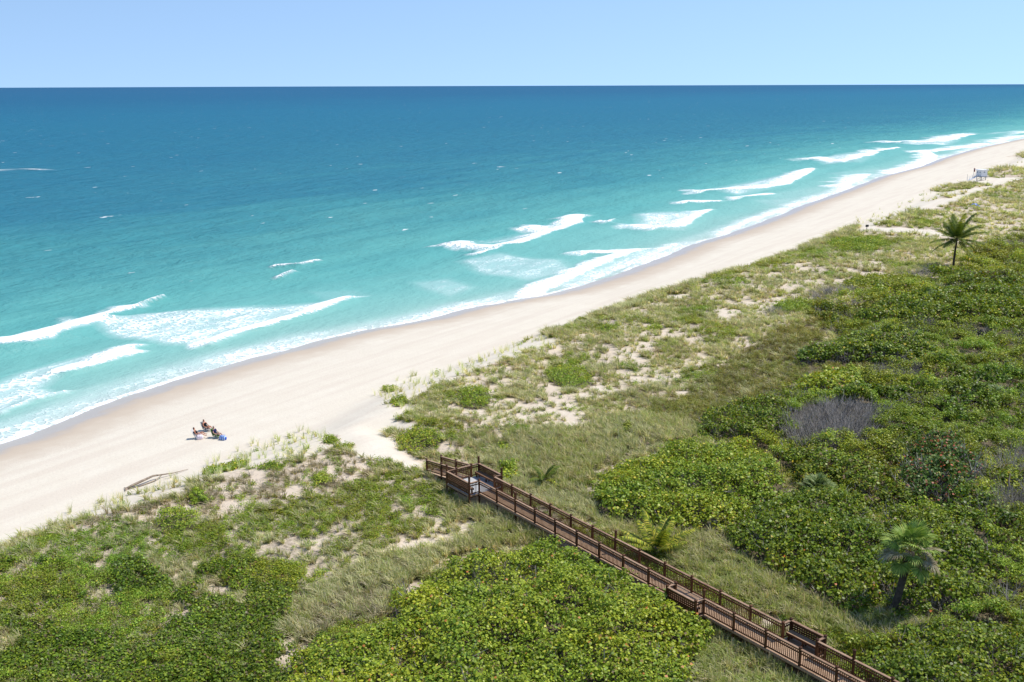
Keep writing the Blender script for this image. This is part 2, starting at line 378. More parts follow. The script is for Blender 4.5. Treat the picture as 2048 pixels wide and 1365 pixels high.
# ------------------------------------------------------------------ what grows where (outlines surveyed from the photo)
Z_BARE, Z_SPARSE, Z_BROWN, Z_PATCHY, Z_GRASS, Z_GRASSD, Z_GRASSG, Z_LOW, Z_OLIVE, Z_SCRUB, Z_LITTER, Z_DEAD = range(12)
ZONES = [
 (Z_DEAD, [(1580, 862), (1610, 830), (1680, 812), (1745, 825), (1762, 862), (1740, 897), (1660, 907), (1590, 892)]),
 (Z_GRASS, [(1872, 379), (1900, 370), (1950, 367), (1978, 372), (1930, 380), (1882, 385)]), (Z_GRASS, [(1968, 347), (2000, 336), (2060, 336), (2060, 352), (1992, 357)]), (Z_GRASS, [(2016, 314), (2048, 304), (2120, 298), (2120, 316)]), (Z_GRASSG, [(1788, 432), (1830, 420), (1862, 430), (1822, 441)]),
 (Z_BARE, [(735, 775), (765, 800), (790, 846), (850, 846), (792, 872), (786, 890), (850, 920), (850, 945), (815, 938), (730, 915), (690, 900), (640, 868), (660, 820)]),
 (Z_BARE, [(1725, 449), (1800, 455), (1898, 467), (1898, 475), (1800, 466), (1725, 461)]),
 (Z_BARE, [(1780, 440), (1830, 410), (1900, 395), (1960, 372), (2048, 340), (2048, 356), (1960, 385), (1900, 408), (1830, 432)]),
 (Z_BARE, [(1345, 587), (1370, 585), (1375, 597), (1348, 600)]),
 (Z_SPARSE, [(470, 908), (560, 872), (640, 857), (690, 880), (640, 908), (520, 928), (400, 962), (260, 1010), (130, 1052), (60, 1075), (100, 1040), (240, 985), (400, 935)]),
 (Z_SPARSE, [(745, 800), (800, 762), (900, 735), (960, 712), (1100, 668), (1112, 692), (1000, 722), (900, 765), (830, 790), (830, 825), (790, 842), (760, 825)]),
 (Z_SPARSE, [(1700, 440), (1790, 410), (1880, 370), (1960, 350), (2048, 305), (2300, 230), (2300, 262), (2048, 345), (1960, 375), (1880, 395), (1800, 430), (1720, 465)]),
 (Z_BROWN, [(330, 1012), (420, 967), (560, 937), (640, 905), (720, 907), (745, 930), (700, 965), (600, 1000), (500, 1015), (430, 1042), (400, 1030), (250, 1045), (130, 1065), (200, 1035)]),
 (Z_PATCHY, [(860, 822), (1000, 803), (1180, 830), (1150, 865), (960, 850), (850, 840)]),
 (Z_PATCHY, [(1130, 790), (1250, 750), (1400, 708), (1440, 722), (1300, 770), (1200, 803)]),
 (Z_PATCHY, [(1215, 700), (1300, 678), (1312, 700), (1240, 735)]),
 (Z_PATCHY, [(1415, 625), (1500, 603), (1610, 578), (1650, 588), (1540, 618), (1430, 645)]),
 (Z_PATCHY, [(1235, 648), (1320, 658), (1315, 676), (1235, 664)]),
 (Z_PATCHY, [(905, 752), (965, 748), (955, 778), (895, 778)]),
 (Z_PATCHY, [(870, 1058), (945, 1045), (955, 1080), (900, 1092), (830, 1112), (750, 1118), (790, 1098)]),
 (Z_PATCHY, [(508, 1072), (565, 1066), (552, 1088), (512, 1094)]),
 (Z_PATCHY, [(625, 1083), (665, 1078), (658, 1098), (630, 1100)]),
 (Z_OLIVE, [(1290, 832), (1380, 780), (1480, 710), (1560, 650), (1650, 640), (1640, 690), (1750, 712), (1850, 722), (1700, 752), (1580, 772), (1540, 800), (1440, 852), (1330, 842)]),
 (Z_DEAD, [(1530, 632), (1575, 606), (1680, 582), (1790, 556), (1890, 534), (1900, 543), (1790, 568), (1690, 592), (1600, 612), (1560, 634)]),
 (Z_GRASSD, [(1000, 880), (1200, 842), (1400, 822), (1430, 862), (1330, 890), (1180, 950), (1180, 1010), (1330, 1048), (1460, 1062), (1500, 1110), (1440, 1130), (1360, 1130), (1240, 1080), (1000, 968), (960, 930)]),
 (Z_GRASSG, [(1440, 1060), (1560, 1150), (1700, 1225), (1800, 1250), (1900, 1240), (1900, 1262), (1760, 1300), (1660, 1270), (1500, 1215), (1350, 1140)]),
 (Z_GRASSG, [(1420, 1232), (1560, 1318), (1650, 1365), (1800, 1500), (1300, 1600), (1380, 1365), (1400, 1290)]),
 (Z_GRASSD, [(880, 1000), (1000, 1030), (1110, 1082), (900, 1112), (800, 1180), (780, 1235), (600, 1295), (540, 1270), (600, 1190), (740, 1135), (900, 1062)]),
 (Z_LOW, [(-400, 1250), (0, 1108), (120, 1062), (300, 1045), (420, 1052), (520, 1012), (700, 962), (830, 950), (905, 1000), (870, 1055), (700, 1125), (600, 1200), (540, 1280), (560, 1700), (-600, 1700)]),
 (Z_SCRUB, [(1540, 800), (1700, 752), (1850, 712), (1660, 680), (1650, 640), (1600, 635), (1680, 608), (1800, 578), (1900, 548), (1960, 500), (2048, 470), (2600, 330), (3600, 240), (3900, 1700), (1850, 1600), (1690, 1310), (1850, 1262), (2000, 1230), (1950, 1100), (1600, 980), (1560, 930), (1500, 880), (1400, 862), (1430, 832)]),
 (Z_LOW, [(560, 1300), (800, 1180), (1100, 1100), (1420, 1250), (1400, 1365), (1300, 1700), (500, 1700)]),
 (Z_LOW, [(1150, 960), (1560, 870), (2000, 1000), (2000, 1230), (1650, 1215), (1450, 1080)]),
]
SHRUB_SOIL = []                                                  # world outlines under the big shrubs: leaf litter
def zone(x, y, wob=1.0):
    r = np.hypot(x, y); k = wob * np.clip(r / 80, 0.8, 3)
    xx = x + k * 2.6 * (fbm(x, y, 3.0 , 51) - 0.5); yy = y + k * 2.6 * (fbm(x, y, 3.0, 57) - 0.5)
    px, py = proj(xx, yy, ground(xx, yy)); u, v = uv(x, y); e = v - shore_v(u) - toe_d(u)
    z = np.where(e + 2.5 * (fbm(x, y, 4, 61) - 0.5) > -0.3, Z_GRASS, Z_BARE)
    done = np.zeros(x.shape, bool)
    for t, poly in ZONES:
        i = inpoly(px, py, poly) & ~done; z[i] = t; done |= i
    # greener islands and bald spots in the open dune grass
    g = (z == Z_GRASS)
    f = fbm(x, y, 9, 71); h = fbm(x, y, 4.5, 77)
    z[g & (f > 0.60)] = Z_LOW
    z[g & (h > 0.63) & (f <= 0.56)] = Z_PATCHY
    z[(z == Z_LOW) & (h > 0.66)] = Z_GRASS
    for poly in SHRUB_SOIL: z[inpoly(x, y, poly)] = Z_LITTER
    return z

# shrubs one can tell apart: outline in the photo, height, leaf, palette, words
def ell(cx, cy, rx, ry, n=14, j=0.16):
    r = np.random.default_rng(int(cx * 7 + cy)); a = np.linspace(0, 2 * math.pi, n, endpoint=False); k = 1 + r.uniform(-j, j, n)
    return [(cx + rx * c * q, cy + ry * s * q) for c, s, q in zip(np.cos(a), np.sin(a), k)]
SHRUBS = [  # name, outline, height, lump radius, leaf size, leaves/lump, sides, palette, dead share, label, category
 ("sea_grape_thicket", [(560, 1420), (590, 1320), (680, 1275), (780, 1250), (790, 1195), (850, 1180), (905, 1118), (1000, 1100), (1090, 1085), (1180, 1100), (1250, 1135), (1320, 1185), (1350, 1222), (1400, 1235), (1425, 1262), (1395, 1300), (1390, 1365), (1410, 1460), (1300, 1560), (900, 1560), (620, 1500)], 1.7, .60, .165, 185, 6, P_GRAPE, .15, "wide yellow-green sea grape thicket filling the bottom of the picture left of the boardwalk", "shrub"),
 ("sea_grape_thicket", [(1180, 985), (1225, 935), (1330, 900), (1420, 893), (1505, 890), (1560, 940), (1585, 985), (1500, 1015), (1440, 1052), (1330, 1045), (1200, 1018)], 1.7, .62, .19, 140, 6, P_GRAPE, .04, "rounded bright sea grape thicket beyond the boardwalk, in front of the grey dead shrub", "shrub"),
 ("sea_grape_thicket", [(1445, 1075), (1500, 1015), (1600, 990), (1700, 995), (1760, 1040), (1780, 1090), (1770, 1180), (1720, 1225), (1640, 1190), (1520, 1120)], 1.7, .62, .19, 140, 6, P_GRAPE2, .06, "mottled brown and green sea grape thicket left of the fan palm", "shrub"),
 ("sea_grape_thicket", [(1765, 1045), (1830, 1020), (1930, 1060), (2000, 1130), (1980, 1215), (1880, 1235), (1790, 1225), (1760, 1150)], 1.8, .62, .19, 140, 6, P_GRAPE2, .05, "dark sea grape thicket directly behind the fan palm trunk", "shrub"),
 ("sea_grape_thicket", [(1690, 1330), (1780, 1285), (1900, 1255), (2060, 1240), (2260, 1300), (2260, 1560), (1850, 1560)], 1.5, .62, .17, 140, 6, P_GRAPE2, .06, "sea grape thicket in the lower right corner beyond the end of the boardwalk", "shrub"),
 ("sea_grape_bush", [(1580, 720), (1620, 695), (1700, 672), (1800, 668), (1860, 690), (1870, 715), (1790, 722), (1690, 716)], 2.2, .75, .27, 120, 6, P_GRAPE2, .06, "glossy sea grape bush with dark hollows beneath, below the dead grey band", "shrub"),
 ("sea_grape_bush", [(1590, 790), (1600, 760), (1660, 745), (1720, 742), (1735, 765), (1700, 795), (1640, 805)], 1.8, .7, .25, 120, 6, P_GRAPE, .04, "small speckled sea grape bush above the grey dead shrub", "shrub"),
 ("sea_grape_bush", [(1390, 838), (1420, 820), (1500, 808), (1570, 800), (1585, 840), (1560, 880), (1450, 872), (1400, 865)], 1.5, .65, .20, 130, 6, P_GRAPE2, .03, "dark sea grape bush touching the left side of the grey dead shrub", "shrub"),
 ("sea_grape_bush", [(1700, 640), (1780, 600), (1880, 585), (2060, 560), (2060, 640), (1960, 650), (1850, 648)], 2.0, .85, .30, 110, 6, P_GRAPE2, .05, "long dark sea grape bush right of the dead grey band, below the coconut palm", "shrub"),
 ("sea_grape_bush", [(1790, 960), (1800, 905), (1850, 878), (1910, 880), (1960, 930), (1960, 985), (1900, 1010), (1830, 1000)], 2.3, .7, .21, 130, 6, [(5, (.085, .155, .02)), (3, (.13, .2, .025)), (2, (.05, .1, .014)), (.9, (.42, .12, .06)), (.7, (.34, .3, .08))], .07, "tall sea grape bush sprinkled with red leaves near the right edge", "shrub"),
 ("yellow_ground_shrub", ell(1770, 566, 92, 13), .7, .8, .26, 90, 5, P_YEL, 0, "long low yellow-green shrub patch left of the coconut palm base", "shrub"),
 ("green_ground_shrub", ell(1722, 488, 62, 15), .6, .8, .22, 90, 4, P_BRIGHT, 0, "flat dark green shrub patch behind the sign post on the far dune", "shrub"),
 ("green_ground_shrub", ell(1592, 614, 44, 13), .8, .6, .16, 90, 4, P_BRIGHT, 0, "green mound beside the long bare sand strip on the dune", "shrub"),
 ("green_ground_shrub", ell(1142, 752, 46, 27), .7, .55, .14, 90, 4, P_BRIGHT, 0, "largest green shrub in the middle of the open dune grass", "shrub"),
 ("green_ground_shrub", ell(948, 792, 40, 20), .8, .55, .14, 90, 4, P_BRIGHT, 0, "dense green shrub on the dune just above the beach path", "shrub"),
 ("green_ground_shrub", ell(1217, 656, 21, 8), .5, .5, .15, 80, 4, P_BRIGHT, 0, "bright green shrub near the seaward dune edge", "shrub"),
 ("green_ground_shrub", ell(1310, 656, 18, 6), .4, .5, .15, 80, 4, P_BRIGHT, 0, "narrow green shrub on the bare sandy hollow behind the dune edge", "shrub"),
 ("green_ground_shrub", ell(838, 876, 44, 20), .8, .5, .14, 90, 4, P_BRIGHT, .0, "leafy green mound where the beach path meets the dune", "shrub"),
 ("green_ground_shrub", ell(1018, 945, 20, 22), 1.1, .42, .17, 90, 5, P_BRIGHT, 0, "bright broad-leaved shrub right behind the platform bench", "shrub"),
 ("green_ground_shrub", ell(1010, 896, 15, 9), .5, .4, .13, 80, 4, P_BRIGHT, 0, "small bright bush in the grass behind the platform", "shrub"),
 ("lime_bush", ell(1256, 858, 11, 9), .7, .35, .13, 70, 5, P_YEL, 0, "tiny lime-yellow bush alone in the dune grass", "shrub"),
 ("creeping_vine", ell(450, 937, 46, 15), .30, .34, .15, 60, 5, P_BRIGHT, .0, "light green creeping vine patch on bare sand right of the driftwood", "plant"),
 ("beach_bush", ell(355, 1040, 50, 20), 1.0, .5, .12, 110, 4, P_BRIGHT, 0, "bright green domed bush at the beach edge below the driftwood", "shrub"),
 ("beach_bush", ell(645, 956, 21, 12), .8, .38, .12, 110, 4, P_BRIGHT, 0, "small round bright bush on the brown sandy dune", "shrub"),
 ("beach_bush", ell(541, 931, 23, 8), .45, .38, .12, 90, 4, P_BRIGHT, 0, "low green bush right of the creeping vine patch", "shrub"),
 ("beach_bush", ell(660, 878, 13, 8), .4, .34, .12, 80, 4, P_BRIGHT, .0, "pale green bush highest up the white sand slope", "shrub"),
 ("beach_bush", ell(690, 894, 18, 6), .35, .34, .12, 80, 4, P_BRIGHT, 0, "flat green bush beside the beach path on the white slope", "shrub"),
 ("beach_bush", ell(395, 992, 17, 14), .9, .3, .15, 40, 5, P_BRIGHT, .0, "loose upright light green bush between driftwood and green dome", "shrub"),
 ("beach_bush", ell(780, 779, 15, 9), .4, .36, .13, 80, 4, P_BRIGHT, 0, "green bush at the seaward tip of the dune point", "shrub"),
 ("beach_bush", ell(798, 803, 17, 11), .25, .34, .13, 50, 5, P_BRIGHT, 0, "pale creeping bush on white sand just below the dune tip", "shrub"),
 ("beach_bush", ell(1848, 444, 22, 5), .4, .6, .2, 60, 4, P_BRIGHT, 0, "small green bush on the far sandy dune edge left of the coconut palm", "shrub"),
]
for q in SHRUBS:
    name, outl, h = q[0], q[1], q[2]
    g = on(*np.mean(outl, 0)); q_w = [tuple(at(a, b, g.z + 0.42 * h)[:2]) for a, b in outl]
    SHRUB_SOIL.append(q_w)

# ------------------------------------------------------------------ terrain: one sheet from sea bed to far inland
def axis(parts):
    out = []
    for a, b, s in parts: out.append(np.arange(a, b, s))
    return np.unique(np.concatenate(out))
ua = axis([(-300, 0, 12), (0, 160, .7), (160, 320, 1.4), (320, 720, 3), (720, 1500, 25), (1500, 30000, 800)])
da = axis([(-400, -60, 60), (-60, -3, 6), (-3, 14, .5), (14, 130, .7), (130, 260, 3), (260, 900, 40), (900, 20000, 1000)])
def sheet(name, ua, da, zfun):
    U, D = np.meshgrid(ua, da, indexing='ij'); V = D + shore_v(np.clip(U, -300, 1500)); X, Y = xy(U, V)
    Z = zfun(X, Y, U, D); n, m_ = U.shape
    i = np.arange(n * m_).reshape(n, m_)
    f = np.stack([i[:-1, :-1], i[:-1, 1:], i[1:, 1:], i[1:, :-1]], -1).reshape(-1, 4)
    return np_mesh(name, np.stack([X, Y, Z], -1).reshape(-1, 3), 4, faces=f, smooth=True), X.ravel(), Y.ravel(), D.ravel(), U.ravel()
me, X, Y, D, U = sheet("dune_ground", ua, da, lambda x, y, u, d: np.where((np.abs(u) > 1600) | (d > 400), np.where(d < 0, -6, 3.2), ground(x, y)))
zt = zone(X, Y)
soil_of = np.array([0, .06, .38, .22, .60, .82, .95, .62, 1, 1, 1, .85])
soil = soil_of[zt] * np.where(zt == Z_GRASS, 0.55 + 0.6 * fbm(X, Y, 2.2, 91), 1)
a = me.attributes.new("soil", 'FLOAT', 'POINT'); a.data.foreach_set("value", soil.astype(np.float32))
a = me.attributes.new("inland", 'FLOAT', 'POINT'); a.data.foreach_set("value", D.astype(np.float32))
m, nt, b = mat("sand_and_soil"); p = pos(nt)
f1 = noise_n(nt, 0.35, 5, 0.6, p); f2 = noise_n(nt, 3.0, 5, 0.65, p); f3 = noise_n(nt, 30, 3, 0.6, p)
dry = ramp(nt, f1, [(0.3, (0.625, 0.56, 0.45)), (0.7, (0.66, 0.60, 0.49))])
dry = mix(nt, mrange(nt, f2, .35, .75, 0, .35), dry, (0.57, 0.49, 0.405))
inl = mth(nt, 'ADD', attr(nt, "inland").outputs['Fac'], mth(nt, 'MULTIPLY', mth(nt, 'SUBTRACT', f1, 0.5), 5.0))
smp = nt.nodes.new("ShaderNodeMapping"); smp.vector_type = 'TEXTURE'; smp.inputs['Rotation'].default_value = (0, 0, -UA); smp.inputs['Scale'].default_value = (1.2, 26, 1); nt.links.new(p, smp.inputs[0])
dry = mix(nt, mrange(nt, noise_n(nt, .8, 5, .6, smp.outputs[0]), .42, .68, 0, .5), dry, (0.56, 0.475, 0.385))   # long tide and tyre lines
damp = mix(nt, mrange(nt, inl, 5.0, 13), (0.49, 0.40, 0.305), dry)
wetc = mix(nt, mrange(nt, inl, 3.0, 5.8), (0.43, 0.375, 0.32), damp)
dsand = mix(nt, mrange(nt, f3, .4, .7, 0, .5), (0.60, 0.50, 0.39), (0.50, 0.40, 0.30))
sf = mth(nt, 'ADD', attr(nt, "soil").outputs['Fac'], mth(nt, 'MULTIPLY', mth(nt, 'SUBTRACT', f2, 0.5), 0.7))
c = mix(nt, mrange(nt, sf, .06, .3), wetc, dsand)
lit = ramp(nt, f3, [(.3, (0.085, 0.065, 0.04)), (.55, (0.15, 0.12, 0.075)), (.75, (0.24, 0.20, 0.13))])
c = mix(nt, mrange(nt, sf, .45, .85), c, lit)
nt.links.new(c, b.inputs['Base Color'])
nt.links.new(mrange(nt, inl, 2.8, 6.5, 0.32, 0.95), b.inputs['Roughness']); b.inputs['Specular IOR Level'].default_value = 0.22
fp = nt.nodes.new("ShaderNodeTexVoronoi"); fp.inputs['Scale'].default_value = 1.6; nt.links.new(p, fp.inputs['Vector'])
hh = mth(nt, 'ADD', mth(nt, 'MULTIPLY', f2, 0.6), mth(nt, 'MULTIPLY', mrange(nt, fp.outputs[0], 0, .35, 0, 1), 0.25))
hh = mth(nt, 'MULTIPLY', mth(nt, 'ADD', hh, mth(nt, 'MULTIPLY', f3, 0.12)), mrange(nt, inl, 5, 13))
bump(nt, b, hh, 0.55, 0.10)
me.materials.append(m)
tag(link("dune_ground", me), "pale beach sand rising to low scrub-covered dunes", "ground", None, 'structure')

# ------------------------------------------------------------------ sea
wa = axis([(-2.5, 90, .45), (90, 220, 1.5), (220, 600, 8), (600, 3000, 60), (3000, 60000, 1500)])
us = axis([(-60000, -3000, 3000), (-3000, -150, 150), (-150, -20, 6), (-20, 200, .6), (200, 420, 1.2), (420, 820, 2.5), (820, 3000, 40), (3000, 60000, 3000)])
def wpts(pts, z=0.3): return [tuple(at(a, b, z)[:2]) for a, b in pts]
BREAK = [  # crest line in the photo, width of white water (m), strength, height of the roller
 ([(8, 697), (60, 690), (120, 673), (190, 648)], 4.6, 1.6, .9), ([(203, 635), (262, 617)], 2.6, 1.4, .7), ([(262, 618), (295, 606), (327, 597)], .8, .68, .7),
 ([(420, 687), (470, 668), (560, 645), (640, 622), (694, 601)], 2.0, 1.6, .5), ([(640, 620), (694, 601)], 3.0, 1.5, .6),
 ([(130, 744), (190, 731), (262, 710)], 2.3, 1.5, .5), ([(205, 722), (262, 700)], 2.6, 1.2, .5), ([(0, 826), (60, 801), (130, 784)], .9, .9, .3),
 ([(556, 532), (600, 529), (633, 522)], 1.6, .95, .5), ([(562, 557), (586, 547)], 1.2, .9, .5),
 ([(930, 491), (990, 497), (1050, 488), (1105, 466)], 4.5, 1.4, .7), ([(1075, 458), (1120, 463), (1150, 450), (1164, 436)], 5.0, 1.4, .7), ([(960, 508), (1000, 497)], 2.5, 1.0, .3),
 ([(1200, 442), (1216, 446), (1229, 441)], 2.0, .9, .4), ([(1280, 452), (1320, 457), (1365, 455), (1385, 440), (1418, 423)], 4.5, 1.3, .5),
 ([(1380, 406), (1437, 403)], 4, 1.2, .5), ([(1415, 383), (1500, 380), (1570, 370), (1625, 341)], 6, 1.35, .6), ([(1490, 395), (1540, 391)], 5, 1.2, .5),
 ([(1635, 318), (1700, 323), (1752, 308)], 9, 1.4, .7), ([(1757, 304), (1794, 298)], 8, 1.3, .6), ([(1805, 285), (1880, 286), (1940, 271)], 13, 1.4, .7), ([(1990, 264), (2048, 266), (2100, 262)], 12, 1.2, .6),
 ([(1062, 590), (1100, 573), (1160, 548), (1220, 520), (1276, 503)], 3.6, 1.6, .5), ([(1180, 507), (1230, 506), (1276, 502)], 3.5, 1.3, .4),
 ([(1150, 568), (1210, 548), (1290, 513), (1352, 488)], 2.4, .85, .2), ([(1440, 468), (1490, 445), (1560, 421)], 3.0, .85, .2), ([(1555, 425), (1600, 405), (1640, 396)], 3.5, .85, .2),
 ([(1690, 372), (1735, 350)], 6, 1.2, .3), ([(1800, 345), (1850, 330), (1870, 312), (1850, 302)], 7, 1.3, .3), ([(1880, 302), (1930, 296), (1975, 288)], 9, 1.2, .3), ([(1990, 284), (2048, 272)], 9, 1.0, .2),
 ([(375, 757), (430, 740), (434, 745)], 2.2, 1.2, .15), ([(0, 341), (50, 339), (98, 342)], 5, .62, .4), ([(590, 224), (615, 223)], 12, .8, .5), ([(880, 255), (912, 255)], 8, .7, .4),
]
LACE = [  # spent foam sheets
 ([(160, 648), (280, 625), (500, 612), (680, 598), (690, 606), (560, 642), (425, 690), (330, 690), (230, 672)], .62),
 ([(-80, 800), (30, 748), (150, 715), (262, 692), (262, 712), (130, 746), (90, 775), (130, 785), (60, 800), (-80, 860)], .62),
 ([(910, 522), (1000, 506), (1130, 520), (1160, 545), (1060, 562), (960, 548)], .50), ([(815, 562), (900, 552), (960, 575), (900, 596), (840, 580)], .42),
 ([(600, 585), (720, 575), (760, 590), (640, 602)], .30), ([(930, 490), (1060, 462), (1160, 438), (1150, 452), (1060, 480)], .55),
 ([(1270, 428), (1340, 424), (1418, 420), (1385, 440), (1365, 460), (1310, 460), (1275, 446)], .66), ([(1405, 380), (1500, 362), (1625, 336), (1580, 368), (1480, 390)], .62),
 ([(1620, 318), (1690, 308), (1760, 304), (1720, 325), (1650, 328)], .62), ([(1790, 288), (1880, 275), (1945, 266), (1900, 290)], .62),
 ([(560, 690), (700, 650), (860, 630), (1000, 600), (1060, 590), (1060, 600), (860, 650), (700, 680)], .52), ([(420, 740), (560, 695), (700, 655), (700, 672), (560, 715)], .55),
 ([(1060, 590), (1280, 500), (1370, 480), (1350, 500), (1220, 550)], .60), ([(1370, 485), (1560, 420), (1650, 392), (1560, 432), (1440, 474)], .52),
 ([(0, 885), (130, 815), (300, 762), (400, 738), (420, 745), (280, 790), (100, 858)], .44), ([(1490, 400), (1640, 388), (1750, 345), (1700, 380), (1580, 425)], .35),
 ([(1640, 345), (1760, 335), (1850, 310), (1800, 345), (1720, 372)], .33), ([(1500, 392), (1620, 372), (1700, 372), (1600, 408)], .30),
]
foam = None
def seaz(x, y, u, d):
    global foam
    w = -d; fo = np.zeros(x.shape); z = np.zeros(x.shape)
    near = (w < 420) & (u > -60) & (u < 1000)
    xs, ys, ws, us_ = x[near], y[near], w[near], u[near]; f = np.zeros(xs.shape); zz = np.zeros(xs.shape)
    for pts, wd, st, hh in BREAK:
        P = wpts(pts); P = [(p0 - UY * 0, p1) for p0, p1 in P]
        ends = segdist(xs, ys, P); sd = ends * 0
        # signed: seaward side of the crest keeps the white water, the shoreward side drops at once
        best = np.full(xs.shape, 1e9)
        for (ax, ay), (bx, by) in zip(P, P[1:]):
            dx, dy = bx - ax, by - ay; L = dx * dx + dy * dy + 1e-9
            t = np.clip(((xs - ax) * dx + (ys - ay) * dy) / L, 0, 1); q = np.hypot(xs - ax - t * dx, ys - ay - t * dy)
            s = (xs - ax - t * dx) * -UY + (ys - ay - t * dy) * UX; i = q < best; best[i] = q[i]; sd[i] = s[i]
        wv = wd * (0.22 + 1.2 * fbm(xs, ys, 1.8 + wd * .6, 101))
        k = np.where(sd > 0, np.clip(1.12 - best / (1.9 * wv), 0, 1), 1 - sstep(0.1 * wv, 0.4 * wv, best))
        f = np.maximum(f, st * .86 * k)
        zz = np.maximum(zz, 1.5 * hh * np.where(sd > 0, np.exp(-(best / (1.1 * wd)) ** 2), np.exp(-(best / (0.45 * wd)) ** 2)))
    for pts, st in LACE:
        P = wpts(pts, 0.15); ins = inpoly(xs, ys, P); dd = segdist(xs, ys, P, True)
        sc = np.clip(np.hypot(xs, ys) / 150, .7, 3)
        f = np.maximum(f, (st - .10) * np.where(ins, sstep(0, 2.0, dd / sc) * .55 + .45, (1 - sstep(0, 1.2, dd / sc)) * .45))
    f = np.maximum(f, .50 * (1 - sstep(1.0, 11.0, ws)) * (0.25 + 1.5 * fbm(us_, ws * 2.0, 20, 111)))     # swash
    f = np.maximum(f, .95 * (1 - .4 * sstep(110, 200, us_)) * (1 - sstep(.3, .9, np.abs(ws - .35))) * sstep(.25, .5, fbm(us_, ws * .3, 7, 113)))  # its white edge
    fo[near] = f
    amp = sstep(4, 30, ws) * (1 - sstep(120, 260, ws))
    sw = np.sin(ws / 7.5 * 2 * math.pi / 2.2 + 2.5 * fbm(us_, ws, 40, 121)) * .26 + .34 * (fbm(us_ * .25, ws, 4, 123) - .5) + .18 * (fbm(us_, ws, 1.6, 125) - .5)
    z[near] = zz * sstep(1, 6, ws) + sw * amp + .06 * (f > .3) * (fbm(us_, ws, .9, 127)) * sstep(1, 5, ws)
    foam = fo
    return z + 0.02 + np.where(d > 0, -.02 * d, 0)
me, X, Y, D, U = sheet("sea_water", us, -wa[::-1], seaz)
a = me.attributes.new("foam", 'FLOAT', 'POINT'); a.data.foreach_set("value", foam.ravel().astype(np.float32))
a = me.attributes.new("off", 'FLOAT', 'POINT'); a.data.foreach_set("value", (-D).astype(np.float32))
m, nt, b = mat("sea_water"); p = pos(nt)
mp = nt.nodes.new("ShaderNodeMapping"); mp.vector_type = 'TEXTURE'; mp.inputs['Rotation'].default_value = (0, 0, -UA); mp.inputs['Scale'].default_value = (1.0, 2.6, 1); nt.links.new(p, mp.inputs[0])
sv = mp.outputs[0]
big = noise_n(nt, 0.012, 5, 0.6, sv); mid = noise_n(nt, 0.06, 5, 0.6, sv)
off = attr(nt, "off").outputs['Fac']
lw = mth(nt, 'LOGARITHM', mth(nt, 'MAXIMUM', mth(nt, 'ADD', off, 2.0), 1.0), 10.0)      # log10 of metres offshore
lw = mth(nt, 'ADD', lw, mth(nt, 'MULTIPLY', mth(nt, 'SUBTRACT', big, .5), .62)); lw = mth(nt, 'ADD', lw, mth(nt, 'MULTIPLY', mth(nt, 'SUBTRACT', mid, .5), .34))
wc = ramp(nt, mth(nt, 'DIVIDE', lw, 5.0), [
    (.06, (.36, .44, .375)), (.16, (.265, .445, .395)), (.26, (.175, .41, .37)), (.348, (.098, .335, .32)), (.408, (.050, .245, .275)),
    (.455, (.028, .178, .245)), (.525, (.020, .152, .235)), (.60, (.018, .142, .235)), (.68, (.017, .112, .21)), (.85, (.020, .100, .20))])
chop = noise_n(nt, 0.8, 5, 0.65, sv); chop2 = noise_n(nt, 2.2, 3, .6, sv); swell = noise_n(nt, 0.16, 3, .5, sv)
# foam: dense white where thick, a lace of strands where thin
v1 = nt.nodes.new("ShaderNodeTexVoronoi"); v1.feature = 'DISTANCE_TO_EDGE'; v1.inputs['Scale'].default_value = 1.0
wp = nt.nodes.new("ShaderNodeVectorMath"); wp.operation = 'MULTIPLY_ADD'; nz = nt.nodes.new("ShaderNodeTexNoise"); nz.inputs['Scale'].default_value = .7; nz.inputs['Detail'].default_value = 3
nt.links.new(p, nz.inputs['Vector']); nt.links.new(nz.outputs['Color'], wp.inputs[0]); wp.inputs[1].default_value = (1.6, 1.6, 0); nt.links.new(p, wp.inputs[2]); nt.links.new(wp.outputs[0], v1.inputs['Vector'])
strand = mrange(nt, v1.outputs['Distance'], 0.0, .34, 1, 0)
fn = noise_n(nt, .30, 6, .68, sv); fn2 = noise_n(nt, 3.2, 4, .65, p)
tex = mth(nt, 'ADD', mth(nt, 'MULTIPLY', strand, .30), mth(nt, 'ADD', mth(nt, 'MULTIPLY', fn, .95), mth(nt, 'MULTIPLY', fn2, .26)))
ff = mth(nt, 'ADD', attr(nt, "foam").outputs['Fac'], mth(nt, 'MULTIPLY', mth(nt, 'SUBTRACT', tex, .72), 2.0))
fm = mth(nt, 'MULTIPLY', mrange(nt, ff, .44, .98), mrange(nt, attr(nt, "foam").outputs['Fac'], .04, .66, .0, 1.0))
veil = mth(nt, 'MULTIPLY', mrange(nt, attr(nt, "foam").outputs['Fac'], .05, .6), .34)        # milky aerated water
